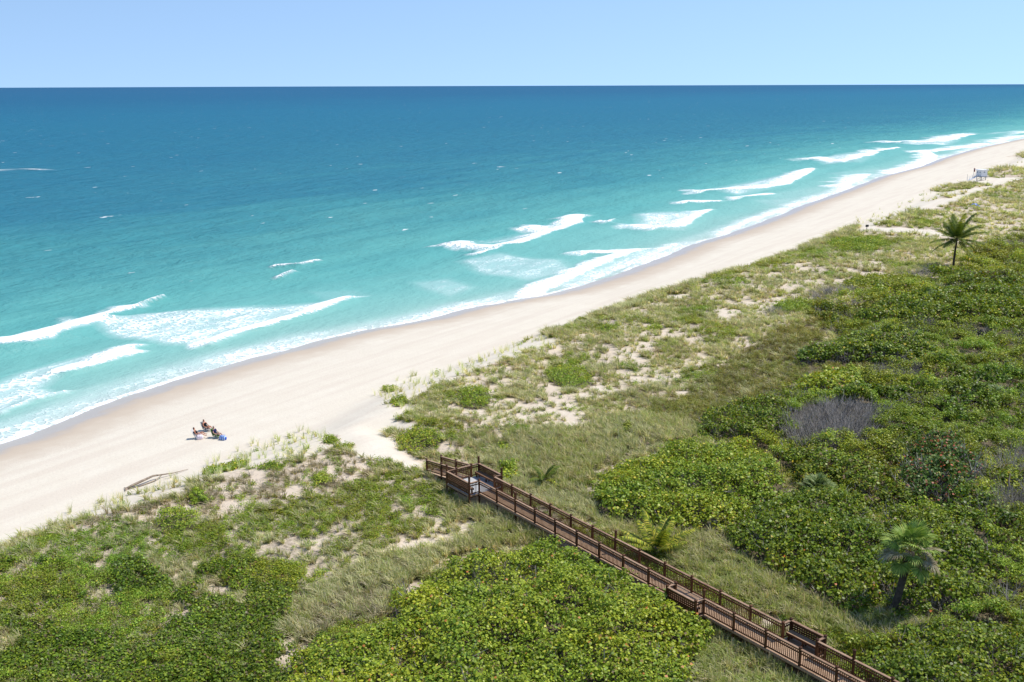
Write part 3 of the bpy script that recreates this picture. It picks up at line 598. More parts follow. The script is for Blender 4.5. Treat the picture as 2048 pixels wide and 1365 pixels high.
# whitecaps offshore
cap = noise_n(nt, 0.23, 3, .55, sv); capm = noise_n(nt, .02, 2, .5, p)
caps = mth(nt, 'MULTIPLY', mrange(nt, mth(nt, 'ADD', cap, mth(nt, 'MULTIPLY', capm, .12)), .775, .80), mrange(nt, off, 40, 90))
fm = mth(nt, 'MAXIMUM', fm, mth(nt, 'MULTIPLY', caps, .9))
dark = mrange(nt, mth(nt, 'ADD', mth(nt, 'MULTIPLY', chop, .6), mth(nt, 'MULTIPLY', swell, .4)), .36, .62, .80, 1.10)
dk = nt.nodes.new("ShaderNodeCombineColor"); [nt.links.new(dark, dk.inputs[i]) for i in range(3)]
c = mix(nt, mth(nt, 'MAXIMUM', veil, fm), wc, (.84, .86, .86))
nt.links.new(c, b.inputs['Base Color'])
nt.links.new(mth(nt, 'ADD', mth(nt, 'MULTIPLY', fm, .6), .22), b.inputs['Roughness']); b.inputs['IOR'].default_value = 1.33
nt.links.new(mrange(nt, lw, 1.4, 3.0, .16, .025), b.inputs['Specular IOR Level'])
hgt = mth(nt, 'MULTIPLY', mrange(nt, off, 10, 110, .32, 1.0), mth(nt, 'ADD', mth(nt, 'ADD', mth(nt, 'MULTIPLY', chop, .8), mth(nt, 'MULTIPLY', swell, 2.0)), mth(nt, 'ADD', mth(nt, 'MULTIPLY', chop2, .22), mth(nt, 'MULTIPLY', fm, .2))))
# wind-roughened water: light out of the body of the sea plus a share of sky limited by the wave slopes
df = nt.nodes.new("ShaderNodeBsdfDiffuse"); gl = nt.nodes.new("ShaderNodeBsdfGlossy"); gl.inputs['Roughness'].default_value = .3
bp = nt.nodes.new("ShaderNodeBump"); bp.inputs['Strength'].default_value = 1.0; bp.inputs['Distance'].default_value = 1.5; nt.links.new(hgt, bp.inputs['Height'])
for q in (df, gl): nt.links.new(bp.outputs[0], q.inputs['Normal'])
nt.links.new(c, df.inputs['Color']); fr = nt.nodes.new("ShaderNodeFresnel"); fr.inputs[0].default_value = 1.33; nt.links.new(bp.outputs[0], fr.inputs['Normal'])
fac = mth(nt, 'MULTIPLY', mth(nt, 'MINIMUM', mth(nt, 'MULTIPLY', fr.outputs[0], .5), .075), mth(nt, 'SUBTRACT', 1.0, fm))
ms = nt.nodes.new("ShaderNodeMixShader"); nt.links.new(fac, ms.inputs[0]); nt.links.new(df.outputs[0], ms.inputs[1]); nt.links.new(gl.outputs[0], ms.inputs[2])
nt.links.new(ms.outputs[0], nt.nodes["Material Output"].inputs[0])
me.materials.append(m)
tag(link("sea_water", me), "turquoise sea with breaking surf deepening to blue at the horizon", "sea", None, 'structure')

# ------------------------------------------------------------------ boardwalk: one thing, its parts in a frame at the platform edge
bwz = math.atan2(BD[1], BD[0])
walk = empty("boardwalk", (BO[0], BO[1], ZD), bwz)               # local x = towards the building, local y = BP side
SY = 1 if (Matrix.Rotation(-bwz, 2) @ Vector(BP)).y > 0 else -1
tag(walk, "brown wooden boardwalk with baluster railings running to a benched platform above the beach", "boardwalk")
NB = 21
def planks(name, x0, x1, y0, y1, m, z0=0.0, z1=0.0, along=False):
    mb = MB(); r = np.random.default_rng(5)
    if not along:
        x = x0
        while x < x1 - .05:
            t = (x - x0) / (x1 - x0); mb.box((x + .07, (y0 + y1) / 2, z0 + (z1 - z0) * t - .02 + r.uniform(-.002, .002)), (.133, abs(y1 - y0) + r.uniform(-.01, .01), .038)); x += .143
    return mb.build(name, m, walk)
Wd = BWID; y0, y1 = 0.0, SY * Wd
planks("deck", 0.0, NB * BAY, y0 - SY * .06, y1 + SY * .06, M_DECK)
PL, PF, PB = 3.3, -.95, 2.2                                       # platform length and its two side lines
planks("platform_deck", -PL, -.004, SY * PF, SY * PB, M_GREYDECK)
RL, RDROP = 4.7, .62
planks("ramp_deck", -PL - RL, -PL - .01, y0 - SY * .05, y1 + SY * .05, M_DECK, -RDROP, 0)
mb = MB()
for yy in (y0 + SY * .03, y1 - SY * .03, SY * Wd / 2): mb.bar((0, yy, -.15), (NB * BAY, yy, -.15), .05, .2)
for yy in (PF + .03, PB - .03, .6): mb.bar((-PL, SY * yy, -.15), (0, SY * yy, -.15), .06, .2)
for xx in (-PL + .03, -.05): mb.bar((xx, SY * (PF + .061), -.151), (xx, SY * (PB - .061), -.151), .05, .18)
for yy in (y0 + SY * .03, y1 - SY * .03): mb.bar((-PL - RL, yy, -.15 - RDROP), (-PL - .04, yy, -.15), .05, .2)
mb.build("deck_beam", M_WOOD, walk)
mb = MB()
for yy in (y0 - SY * .093, y1 + SY * .093): mb.bar((.06, yy, -.06), (NB * BAY, yy, -.06), .035, .13)
mb.bar((-PL, SY * (PF - .02), -.06), (0, SY * (PF - .02), -.06), .035, .13)
mb.bar((.018, SY * (PF + .01), -.06), (.018, SY * -.13, -.06), .035, .13)
mb.build("edge_board", M_RAIL, walk)
# posts
def post_mesh(top, low):
    mb = MB(); mb.box((0, 0, (top + low) / 2), (.125, .125, top - low)); mb.box((0, 0, top + .012), (.17, .17, .03))
    bmesh.ops.create_cone(mb.bm, cap_ends=True, segments=4, radius1=.10, radius2=.0, depth=.07, matrix=Matrix.Translation((0, 0, top + .062)) @ Matrix.Rotation(math.pi / 4, 4, 'Z'))
    return mb.mesh("post", M_WOOD)
PM, PT = post_mesh(1.15, -1.15), post_mesh(1.62, -1.15)
posts = []
def post(x, y, tall=False, dz=0.0):
    o = link("post", PT if tall else PM, walk, loc=(x, y, dz)); posts.append(o); return o
def panel_mesh(L, name="railing_panel"):
    mb = MB(); a, b = .07, L - .07
    mb.box((L / 2, 0, .13), (b - a, .04, .085)); mb.box((L / 2, 0, .80), (b - a, .045, .085)); mb.box((L / 2, 0, .985), (b - a, .04, .085))
    n = max(2, int(round((b - a) / .135)))
    for k in range(1, n):
        mb.box((a + (b - a) * k / n, .0375, .55), (.034, .034, .93))
    cp = MB(); cp.box((L / 2, 0, 1.05), (L - .13, .15, .04))
    return mb.mesh(name, M_WOOD), cp.mesh("cap_rail", M_RAIL)
PANELS = {}
def panel(p, q, dz0=0.0, dz1=0.0, solid=False):
    p, q = Vector((*p, dz0)), Vector((*q, dz1)); L = (q - p).length; key = (round(L, 2), solid)
    if key not in PANELS: PANELS[key] = back_mesh(L) if solid else panel_mesh(L)
    a, b = PANELS[key]
    o = link("bench_back" if solid else "railing_panel", a, walk); o.location = p
    o.rotation_euler = (0, -math.atan2(dz1 - dz0, math.hypot(q.x - p.x, q.y - p.y)), math.atan2(q.y - p.y, q.x - p.x))
    link("cap_rail", b, o); return o
def back_mesh(L):                                                # boarded bench back with two rows of square openings
    mb = MB(); a, b = .07, L - .07
    for z, h in ((.18, .16), (.40, .20), (.60, .09), (.745, .09), (.93, .17)): mb.box((L / 2, 0, z), (b - a, .04, h))
    n = int((b - a) / .17)
    for k in range(n + 1): mb.box((a + .05 + (b - a - .1) * k / n, .033, .55), (.085, .028, .80))
    cp = MB(); cp.box((L / 2, 0, 1.05), (L - .13, .17, .04)); return mb.mesh("bench_back", M_WOOD), cp.mesh("cap_rail", M_RAIL)
def bench(x0, x1, y, out):                                       # seat along x, its open side towards -out
    b = link("bench", None, walk); b.location = ((x0 + x1) / 2, y, 0); L = x1 - x0
    mb = MB()
    for k in range(3): mb.box((0, -out * (.12 + .15 * k), .46), (L, .14, .04))
    mb.build("seat", M_RAIL, b)
    for xx in (-L / 2 + .12, 0, L / 2 - .12):
        mb = MB(); mb.box((xx, -out * .12, .21), (.09, .09, .42)); mb.box((xx, -out * .40, .21), (.09, .09, .42)); mb.box((xx, -out * .26, .40), (.07, .20, .08)); mb.build("bench_leg", M_WOOD, b)
    mb = MB(); mb.box((0, -out * .505, .40), (L, .03, .14)); mb.build("seat_apron", M_WOOD, b)
BUMP = .72
for side, yy in ((0, y0), (1, y1)):
    bump_at = 9 if side == 0 else 12; out = -SY if side == 0 else SY
    for t in range(NB + 1):
        post(t * BAY, yy, tall=(t % 8 == (2 if side == 0 else 6)))
        if t < NB:
            if t == bump_at:
                xa, xb, yo = t * BAY, (t + 1) * BAY, yy + out * BUMP
                post(xa, yo); post(xb, yo); panel((xa, yy), (xa, yo)); panel((xb, yy), (xb, yo)); panel((xa, yo), (xb, yo), solid=True)
                bench(xa + .1, xb - .1, yo, out)
                planks("bay_deck", xa - .06, xb + .06, yy + out * .11, yo + out * .06, M_DECK)
            else: panel((t * BAY, yy), ((t + 1) * BAY, yy))
yF, yB = SY * PF, SY * PB
for x, y in ((-PL, yF), (-PL, yB), (-.001, yF), (-.001, yB)): post(x, y, True)
panel((0, yF), (0, y0)); panel((0, y1), (0, yB))
panel((-PL, yF), (0, yF), solid=True); panel((-PL, yB), (0, yB), solid=True)
bench(-PL + .15, -.15, yF, -SY); bench(-PL + .15, -.15, yB, SY)
post(-PL, y0); post(-PL, y1); panel((-PL, yF), (-PL, y0)); panel((-PL, y1), (-PL, yB)); panel((-PL, y0), (-PL, y1))
for yy in (y0, y1):
    for k in (1, 2):
        dz0, dz1 = -RDROP * k / 2, -RDROP * (k - 1) / 2
        post(-PL - RL * k / 2, yy, False, dz0); panel((-PL - RL * k / 2, yy), (-PL - RL * (k - 1) / 2, yy), dz0, dz1)

# ------------------------------------------------------------------ big shrubs
def shrub(spec, wpoly, i):
    name, outl, H, lr, leaf, nl, k, pal, dead, label, cat = spec
    r = np.random.default_rng(100 + i); P = np.array(wpoly); lo, hi = P.min(0), P.max(0); c = P.mean(0)
    d = float(np.hypot(*c)); sp = lr * 1.12
    xs, ys = np.meshgrid(np.arange(lo[0], hi[0], sp), np.arange(lo[1], hi[1], sp)); xs = xs.ravel() + r.uniform(-.45, .45, xs.size) * sp; ys = ys.ravel() + r.uniform(-.45, .45, ys.size) * sp
    k_in = inpoly(xs, ys, wpoly) & ((H < 1.3) | (segdist(xs, ys, wpoly, True) > 2.6 * (fbm(xs, ys, 1.7, 250 + i) - .48))); xs, ys = xs[k_in], ys[k_in]
    if len(xs) < 4: xs = c[0] + r.normal(0, lr * .7, 5); ys = c[1] + r.normal(0, lr * .7, 5)
    s, q = bw_local(xs, ys); keep = ~((s > -PL - 1) & (q > -.75) & (q < Wd + .6)); xs, ys = xs[keep], ys[keep]
    e = segdist(xs, ys, wpoly, True)
    h = H * (0.30 + 0.70 * (1 - np.exp(-e / (0.55 * H + .25)))) * (0.30 + 1.4 * fbm(xs, ys, 3.0, 200 + i))
    h = h + r.uniform(-.12, .12, len(h)) * min(H, 1.2) * 1.6
    root_z = gz(*c); g = ground(xs, ys)
    protos = [lump(int(nl * .62), leaf / lr, .85, k, pal, r, .80, .5) for _ in range(5)]
    yel = fbm(xs, ys, 3.0, 300 + i)
    Vs, Cs = [], []
    for x, y, z, hh, yl in zip(xs, ys, g, h, yel):
        V, C = protos[r.integers(5)]; a = r.uniform(0, 6.28); ca, sa = math.cos(a), math.sin(a); sc = lr * r.uniform(.75, 1.2)
        R = np.array([[ca, -sa, 0], [sa, ca, 0], [0, 0, 1]])
        n_l = len(V) // k; kp = int(n_l * (1 if r.random() > dead else .25)); st = r.integers(0, n_l - kp + 1)
        V = V.reshape(-1, k, 3)[st:st + kp].reshape(-1, 3); C = C.reshape(-1, k, 3)[st:st + kp].reshape(-1, 3)
        Vs.append(V @ R.T * sc + np.array([x - c[0], y - c[1], z - root_z + max(hh - .35 * sc, .10)])); Cs.append(C * np.array([1 + .7 * (yl - .5), 1 + .35 * (yl - .5), 1]))
    root = empty(name, (c[0], c[1], root_z)); tag(root, label, cat, {"sea_grape_thicket": "sea grape thickets", "sea_grape_bush": "sea grape bushes", "green_ground_shrub": "green shrubs in the dune grass", "beach_bush": "bushes at the beach edge"}.get(name))
    link("foliage", np_mesh("foliage", np.concatenate(Vs), k, np.concatenate(Cs), M_LEAF), root)
    # stems, with bare grey tips poking through
    V, Fc = [], []; n0 = 0; step = max(1, len(xs) // 140)
    for j in range(0, len(xs), step):
        tv, tf = twigs(2 if dead == 0 else 3, r, 1.0, .05); sc = h[j] + (.25 if dead and r.random() < .12 + dead * 2.5 else -.05)
        V.append(tv * max(sc, .15) + np.array([xs[j] - c[0], ys[j] - c[1], g[j] - root_z])); Fc.append(tf + n0); n0 += len(tv)
    link("stem", np_mesh("stem", np.concatenate(V), 3, None, M_TWIG if dead else M_STEM, np.concatenate(Fc)), root)
for i, (spec, wp_) in enumerate(zip(SHRUBS, SHRUB_SOIL)): shrub(spec, wp_, i)

def dead_shrub(outl, H, label, n_tw, seed, w=.05):
    r = np.random.default_rng(seed); g = on(*np.mean(outl, 0)); P = [tuple(at(a, b, g.z + .4 * H)[:2]) for a, b in outl]; A = np.array(P)
    root = empty("dead_shrub", g); tag(root, label, "shrub", "leafless grey shrubs"); V, Fc = [], []; n0 = 0; k = 0
    while k < n_tw:
        x, y = r.uniform(A[:, 0].min(), A[:, 0].max()), r.uniform(A[:, 1].min(), A[:, 1].max())
        if not inpoly(np.array([x]), np.array([y]), P)[0]: continue
        k += 1; tv, tf = twigs(4, r, H * r.uniform(.7, 1.15), w); V.append(tv + np.array([x - g.x, y - g.y, gz(x, y) - g.z])); Fc.append(tf + n0); n0 += len(tv)
    link("twigs", np_mesh("twigs", np.concatenate(V), 3, None, M_TWIG, np.concatenate(Fc)), root)
dead_shrub([(1580, 860), (1610, 830), (1680, 812), (1745, 825), (1760, 860), (1740, 895), (1660, 905), (1590, 890)], 2.5, "large leafless grey shrub in the middle of the green scrub", 230, 1, .06)
dead_shrub(ell(1825, 650, 45, 18), 1.6, "leafless grey shrub above the glossy sea grape bush on the right slope", 120, 2, .05)
dead_shrub(ell(1800, 745, 55, 18), 1.4, "leafless grey shrub below the glossy sea grape bush with dark hollows", 120, 3, .045)
dead_shrub([(1940, 1000), (1990, 920), (2048, 900), (2090, 930), (2090, 1040), (2000, 1050)], 2.4, "tall bare grey stems against the right edge of the picture", 150, 4, .04)
dead_shrub(ell(990, 1150, 60, 20), 2.15, "bare grey twigs rising through the big sea grape thicket left of the boardwalk", 26, 5, .03)
dead_shrub(ell(510, 1145, 45, 16), .7, "low bare grey twigs in the green scrub left of the pale grass", 60, 6, .02)

# ------------------------------------------------------------------ palms
def frond_mesh(L, rise, droop, n, ll, pal, r, mname="frond", bend=0.0):
    """pinnate frond growing along +x"""
    s = np.linspace(0, 1, 14); ang = rise - droop * s ** 1.4
    dx, dz = np.cos(ang), np.sin(ang); px = np.concatenate([[0], np.cumsum((dx[1:] + dx[:-1]) / 2)]) * L / 13; pz = np.concatenate([[0], np.cumsum((dz[1:] + dz[:-1]) / 2)]) * L / 13
    py = bend * s ** 2 * L
    mb_v, mb_f, col = [], [], []
    def quad(a, b, c_, d_, cc):
        i = len(mb_v); mb_v.extend([a, b, c_, d_]); mb_f.append((i, i + 1, i + 2, i + 3)); col.extend([cc] * 4)
    for i in range(13):                                          # rachis
        a = np.array([px[i], py[i], pz[i]]); b = np.array([px[i + 1], py[i + 1], pz[i + 1]]); w = .05 * (1 - s[i]) + .012
        o = np.array([0, w, 0]); u = np.array([0, 0, w * .8]); cc = (.30, .27, .07)
        quad(a - o, a + o, b + o, b - o, cc); quad(a - o - u, a + u - o, b + u - o, b - o - u, cc)
    for k in range(n):
        t = .13 + .87 * (k + .5) / n; P0 = np.array([np.interp(t, s, px), np.interp(t, s, py), np.interp(t, s, pz)])
        a = np.interp(t, s, ang); fw = np.array([math.cos(a), 0, math.sin(a)]); up = np.array([-math.sin(a), 0, math.cos(a)])
        l = ll * (math.sin(math.pi * min(1, t * .80 + .16)) ** .7) * r.uniform(.85, 1.1); w = .085 * (1.1 - .5 * t) * max(.8, ll / .7)
        for sd in (-1, 1):
            d = unit((fw * .55 + np.array([0, sd, 0]) - up * .18 + r.normal(0, .08, 3))[None])[0]; e1 = P0 + d * l * .55
            d2 = unit((d + np.array([0, 0, -.55]))[None])[0]; e2 = e1 + d2 * l * .45; wv = fw * w * .5; cc = pick(pal, 1, r, .12)[0]
            quad(P0 - wv, P0 + wv, e1 + wv * .9, e1 - wv * .9, cc); quad(e1 - wv * .9, e1 + wv * .9, e2 + wv * .1, e2 - wv * .1, cc)
    return np_mesh(mname, np.array(mb_v), 4, np.array(col), M_FROND, np.array(mb_f))
P_COCO = [(4, (0.111, 0.165, 0.021)), (3, (0.16, 0.201, 0.025)), (2, (0.071, 0.117, 0.017))]
P_COCOY = [(3, (0.55, 0.515, 0.05)), (3, (0.396, 0.448, 0.04)), (2, (0.638, 0.538, 0.09))]
def coconut(name, base, trunk_h, L, nfr, label, seed, lean=(0, 0), ysh=.25, top=80, group=None, r0=.17, droopk=1.0, ll=.75, low=-40):
    r = np.random.default_rng(seed); root = empty(name, base); tag(root, label, "palm tree", group)
    pts = [(lean[0] * t * t, lean[1] * t * t, trunk_h * t - .15 * (t == 0)) for t in np.linspace(0, 1, 9)]
    MB().tube(pts, [r0 * (1.5 if i == 0 else 1.12 - .05 * i) for i in range(9)], 10).build("trunk", M_BARK, root, smooth=True)
    cr = link("crown", None, root); cr.location = pts[-1]
    hb = MB(); bmesh.ops.create_icosphere(hb.bm, subdivisions=2, radius=r0 * 1.25, matrix=Matrix.Diagonal((1, 1, 1.5, 1))); hb.build("crown_heart", M_STEM, cr)
    ms = {}
    for k in range(nfr):
        t = k / (nfr - 1); rise = math.radians(top - 105 * t ** .9 + r.uniform(-6, 6)); rise = max(rise, math.radians(low)); yel = r.random() < ysh * (.4 + t)
        me_ = frond_mesh(L * r.uniform(.82, 1.08), rise, droopk * r.uniform(.55, 1.1), 68, ll, (P_COCOY + P_COCO) if yel else P_COCO, r, bend=r.uniform(-.06, .06))
        o = link("frond", me_, cr); o.rotation_euler = (r.uniform(-.35, .35), 0, k * 2.39996 + r.uniform(-.2, .2))
    return root
cp = on(1906, 538); coconut("coconut_palm", cp, 5.4, 5.6, 24, "tall coconut palm standing alone on the far dune at right", 3, (.25, .1), .12, 88, r0=.2, ll=.95, droopk=.8)
cp2 = on(1312, 1114); coconut("coconut_palm", cp2, .5, 3.1, 13, "young coconut palm with upright yellow-green fronds beside the boardwalk railing", 8, (0, 0), .8, 86, r0=.16, ll=.62, droopk=.55, low=36)
cp3 = on(1088, 972); coconut("coconut_palm", cp3, .5, 2.0, 10, "small yellowing coconut seedling in the grass behind the platform", 12, (0, 0), .8, 84, r0=.12, ll=.46, droopk=1.5, low=15)

def fan_mesh(Lp, Rf, nseg, pal, r, droop=.35, dead=False):
    """palmate fan on a petiole growing along +x"""
    v, f, col = [], [], []
    def quad(a, b, c_, d_, cc):
        i = len(v); v.extend([a, b, c_, d_]); f.append((i, i + 1, i + 2, i + 3)); col.extend([cc] * 4)
    pc = (.26, .25, .09); e = np.array([Lp, 0, 0.0])
    quad(np.array([0, -.02, 0]), np.array([0, .02, 0]), e + [0, .014, 0], e - [0, .014, 0], pc); quad(np.array([0, 0, -.02]), np.array([0, 0, .02]), e + [0, 0, .014], e - [0, 0, .014], pc)
    for k in range(nseg):
        a = math.radians(-125 + 250 * (k + .5) / nseg); l = Rf * (1 - .25 * abs(a / 2.2)) * r.uniform(.88, 1.06)
        d = np.array([math.cos(a), math.sin(a), 0.0]); zf = .22 * abs(math.sin(a)); w = Rf * 2.2 / nseg * 1.25
        sdv = np.array([-math.sin(a), math.cos(a), 0]) ; ps = []
        for t in (0.02, .55, .8, 1.0): ps.append(e + d * l * t + np.array([0, 0, l * (zf * t - droop * max(0, t - .45) ** 1.5 * 2.2)]))
        cc = pick(pal, 1, r, .12)[0]; ws = (.12, .5, .34, .05)
        for q in range(3): quad(ps[q] - sdv * w * ws[q], ps[q] + sdv * w * ws[q], ps[q + 1] + sdv * w * ws[q + 1], ps[q + 1] - sdv * w * ws[q + 1], cc)
    return np_mesh("fan_leaf", np.array(v), 4, np.array(col), M_FROND, np.array(f))
P_FAN = [(4, (0.216, 0.316, 0.062)), (3, (0.316, 0.395, 0.087)), (2, (0.129, 0.213, 0.035))]
P_FAND = [(3, (.34, .30, .19)), (2, (.26, .21, .12)), (1, (.2, .2, .08))]
P_PALM = [(4, (0.21, 0.273, 0.102)), (3, (0.28, 0.326, 0.145)), (2, (0.12, 0.179, 0.051))]
def fan_palm(name, base, trunk, r0, nf, Rf, Lp, label, cat, seed, pal, tops=85, low=-55, dead=.15, group=None):
    r = np.random.default_rng(seed); root = empty(name, base); tag(root, label, cat, group); top = Vector((0, 0, .1))
    if trunk:
        pts = [Vector(p) for p in trunk]; top = pts[-1]
        MB().tube(pts, [r0 * k for k in (1.35, 1.05, .95, 1.0, 1.35, 1.2)][:len(pts)], 10).build("trunk", M_BARK, root, smooth=True)
    cr = link("crown", None, root); cr.location = top
    for k in range(nf):
        t = k / (nf - 1); el = math.radians(tops + (low - tops) * t ** .8 + r.uniform(-8, 8)); dd = r.random() < dead * (t > .45) * 2
        o = link("fan_leaf", fan_mesh(Lp * r.uniform(.8, 1.15), Rf * r.uniform(.85, 1.1), 26, P_FAND if dd else pal, r, r.uniform(.25, .6)), cr)
        o.rotation_euler = (r.uniform(-.3, .3), -el, k * 2.39996 + r.uniform(-.25, .25))
    return root
sb = on(1786, 1238)
fan_palm("cabbage_palm", sb, [(0, 0, -.1), (.10, .1, .9), (.35, .2, 1.9), (.55, .3, 2.9), (.72, .35, 3.8), (.85, .4, 4.4)], .23, 27, 1.08, 1.1, "fan palm with a dark leaning trunk at lower right", "palm tree", 4, P_FAN, 85, -48, .28)
fan_palm("saw_palmetto", on(1635, 985), None, .1, 22, .85, .9, "pale fan-leaved palmetto clump in the middle of the scrub", "palmetto", 5, P_PALM, 85, 8, .1, "palmetto clumps")
fan_palm("saw_palmetto", on(1985, 812), None, .1, 24, 1.15, 1.2, "palmetto clump with tan hanging leaves near the right edge", "palmetto", 6, P_PALM, 85, -5, .55, "palmetto clumps")
fan_palm("saw_palmetto", on(1852, 1372), None, .1, 20, .8, .7, "grey-green palmetto at the bottom edge beyond the boardwalk end", "palmetto", 7, P_PALM, 85, 10, .1, "palmetto clumps")
for px, py, hh, sd, lab in ((2012, 1010, 2.6, 1, "pale broken dead trunk standing among bare stems at the right edge"), (1985, 985, 1.9, 2, "thin crooked dead trunk just left of the pale broken one")):
    g = on(px, py); r = random.Random(sd); pts = [(0, 0, -.1)] + [(r.uniform(-.12, .12) * k, r.uniform(-.08, .08) * k, hh * k / 4) for k in range(1, 5)]
    o = MB().tube(pts, [.10, .09, .08, .065, .03], 7).build("dead_snag", M_DRIFT, smooth=True); o.location = g; tag(o, lab, "dead tree")

# ------------------------------------------------------------------ people on the beach, their chairs and bags
def cloth(name, c, rough=.8): return plain(name, c, rough, .2, .12, 14)
M_SKIN = plain("tanned_skin", (.52, .225, .13), .5, .35, .08, 20); M_SKIN2 = plain("pink_skin", (.55, .32, .24), .5, .35, .08, 20)
M_BLACKC = cloth("black_swimsuit", (.012, .012, .016)); M_NAVY = cloth("navy_shirt", (.014, .02, .075)); M_HAIR = plain("dark_brown_hair", (.035, .018, .01), .5, .4, .3, 40)
M_TUBE = plain("chair_tube", (.5, .5, .5), .35, .5, .05); M_WHITEF = cloth("white_chair_fabric", (.72, .70, .70)); M_GREENF = cloth("green_chair_fabric", (.10, .19, .04)); M_GREYF = cloth("grey_chair_fabric", (.30, .29, .28))
def skin_chain(name, chains, m, parent, sub=2):
    """one continuous surface: chains of (point, radius) joined where they share a point"""
    bm = bmesh.new(); lay = bm.verts.layers.skin.verify(); seen = {}
    def vert(p, rad):
        k = tuple(round(c, 4) for c in p)
        if k not in seen:
            v = bm.verts.new(p); v[lay].radius = (rad, rad); seen[k] = v
        return seen[k]
    first = None
    for ch in chains:
        vs = [vert(p, q) for p, q in ch]
        if first is None: first = vs[0]; first[lay].use_root = True
        for a, b in zip(vs, vs[1:]):
            if not bm.edges.get((a, b)): bm.edges.new((a, b))
    me_ = bpy.data.meshes.new(name); bm.to_mesh(me_); bm.free(); o = link(name, me_, parent, m)
    o.modifiers.new("skin", 'SKIN').use_smooth_shade = True; sd = o.modifiers.new("sub", 'SUBSURF'); sd.levels = sd.render_levels = sub
    return o
def person(base, head, label, pose, skin, suit, seed, top_cov):
    """reclining in a low chair, facing local +x"""
    root = empty("person", base, math.pi / 2 - math.radians(head)); tag(root, label, "person", "people sitting on the beach")
    hip = (0, 0, .36); waist = (-.10, 0, .54); chest = (-.20, 0, .74); neck = (-.27, 0, .93); hd = (-.27, 0, 1.02); crown = (-.28, 0, 1.16)
    ch = [[(hip, .135), (waist, .115), (chest, .14), (neck, .055), (hd, .085), (crown, .075)], [(hd, .085), ((-.18, 0, 1.02), .03)]]
    for s in (-1, 1):
        k, a, t = pose[s]
        ch.append([(hip, .135), ((.04, s * .11, .36), .095), (k, .062), (((k[0] * .55 + a[0] * .45), (k[1] * .55 + a[1] * .45), (k[2] * .55 + a[2] * .45)), .055), (a, .038), (t, .03)])
        sh, el, wr = (-.23, s * .19, .84), (-.10, s * .29, .58), (.16, s * .25, .50)
        ch.append([(chest, .14), (sh, .055), (el, .04), (wr, .028), ((.22, s * .24, .495), .035)])
        for q, ln in enumerate((.075, .085, .08, .06)):
            b = (.245, s * (.262 - .015 * q), .49); ch.append([((.22, s * .24, .495), .035), (b, .010), ((.245 + ln * .6, b[1], .475), .009), ((.245 + ln, b[1], .45), .008)])
        ch.append([((.22, s * .24, .495), .035), ((.235, s * .205, .485), .010), ((.275, s * .195, .47), .009)])
    skin_chain("body", ch, skin, root)
    # clothing follows the torso a little proud of it
    if top_cov == "suit": cc = [[((.07, 0, .36), .16), (hip, .18), (waist, .158), (chest, .182), ((-.235, 0, .84), .12)]]
    else: cc = [[(hip, .15), (waist, .135), (chest, .16), ((-.245, 0, .86), .085)]] + [[(chest, .16), ((-.23, s * .19, .84), .068), ((-.17, s * .245, .72), .058)] for s in (-1, 1)]
    skin_chain("swimsuit" if top_cov == "suit" else "shirt", cc, suit, root)
    skin_chain("hair", [[((-.32, 0, 1.02), .075), ((-.30, 0, 1.10), .092), ((-.27, 0, 1.16), .075)], [((-.32, 0, 1.02), .075), ((-.345, 0, .92), .05)]], M_HAIR, root)
    return root
def beach_chair(base, head, label, fab, frame_m):
    root = empty("beach_chair", base, math.pi / 2 - math.radians(head)); tag(root, label, "beach chair", "beach chairs")
    mb = MB(); mb.bar((-.16, 0, .225), (.40, 0, .225), .56, .015); mb.build("seat", fab, root)
    mb = MB(); mb.bar((-.19, 0, .245), (-.50, 0, .90), .56, .015); mb.build("backrest", fab, root)
    mb = MB()
    for s in (-1, 1):
        y = s * .30
        mb.tube([(-.18, y, .21), (-.52, y, .93)], .014, 6); mb.tube([(-.18, y, .215), (.42, y, .215)], .014, 6)
        mb.tube([(.36, y, .0), (.30, y, .44)], .014, 6); mb.tube([(-.30, y, .0), (-.10, y, .215)], .014, 6); mb.tube([(-.30, y, .012), (.36, y, .012)], .012, 6)
    mb.tube([(-.52, -.30, .93), (-.52, .30, .93)], .014, 6); mb.tube([(.42, -.30, .215), (.42, .30, .215)], .014, 6)
    mb.build("frame", frame_m, root, smooth=True)
    for s in (-1, 1):
        mb = MB(); mb.box((.08, s * .32, .45), (.52, .06, .025)); mb.build("armrest", fab, root)
    return root
pA, pB, pC = on(395, 877), on(413, 862), on(433, 876)
LEGS_UP = {s: ((.46, s * .12, .56 + .04 * s), (.86, s * .10, .30 + .05 * s), (.95, s * .10, .38 + .05 * s)) for s in (-1, 1)}
LEGS_BENT = {-1: ((.46, -.13, .62), (.72, -.11, .10), (.86, -.11, .04)), 1: ((.50, .12, .52), (.84, .11, .09), (.98, .11, .04))}
for p, hd, fab, lb in ((pA, 82, M_WHITEF, "white beach chair under the woman with raised legs"), (pB, 118, M_GREYF, "pale grey beach chair nearest the sea"), (pC, 116, M_GREENF, "beach chair with a green back, nearest the dune")): beach_chair(p, hd, lb, fab, M_TUBE)
person(pA, 82, "person in a black swimsuit sitting with legs stretched out beside a pinkish-white bag", LEGS_UP, M_SKIN, M_BLACKC, 1, "suit")
person(pB, 118, "person in a black swimsuit with bent knees, sitting nearest the sea", LEGS_BENT, M_SKIN, M_BLACKC, 2, "suit")
person(pC, 116, "person in a dark blue shirt leaning back in the green chair", LEGS_BENT, M_SKIN2, M_NAVY, 3, "shirt")
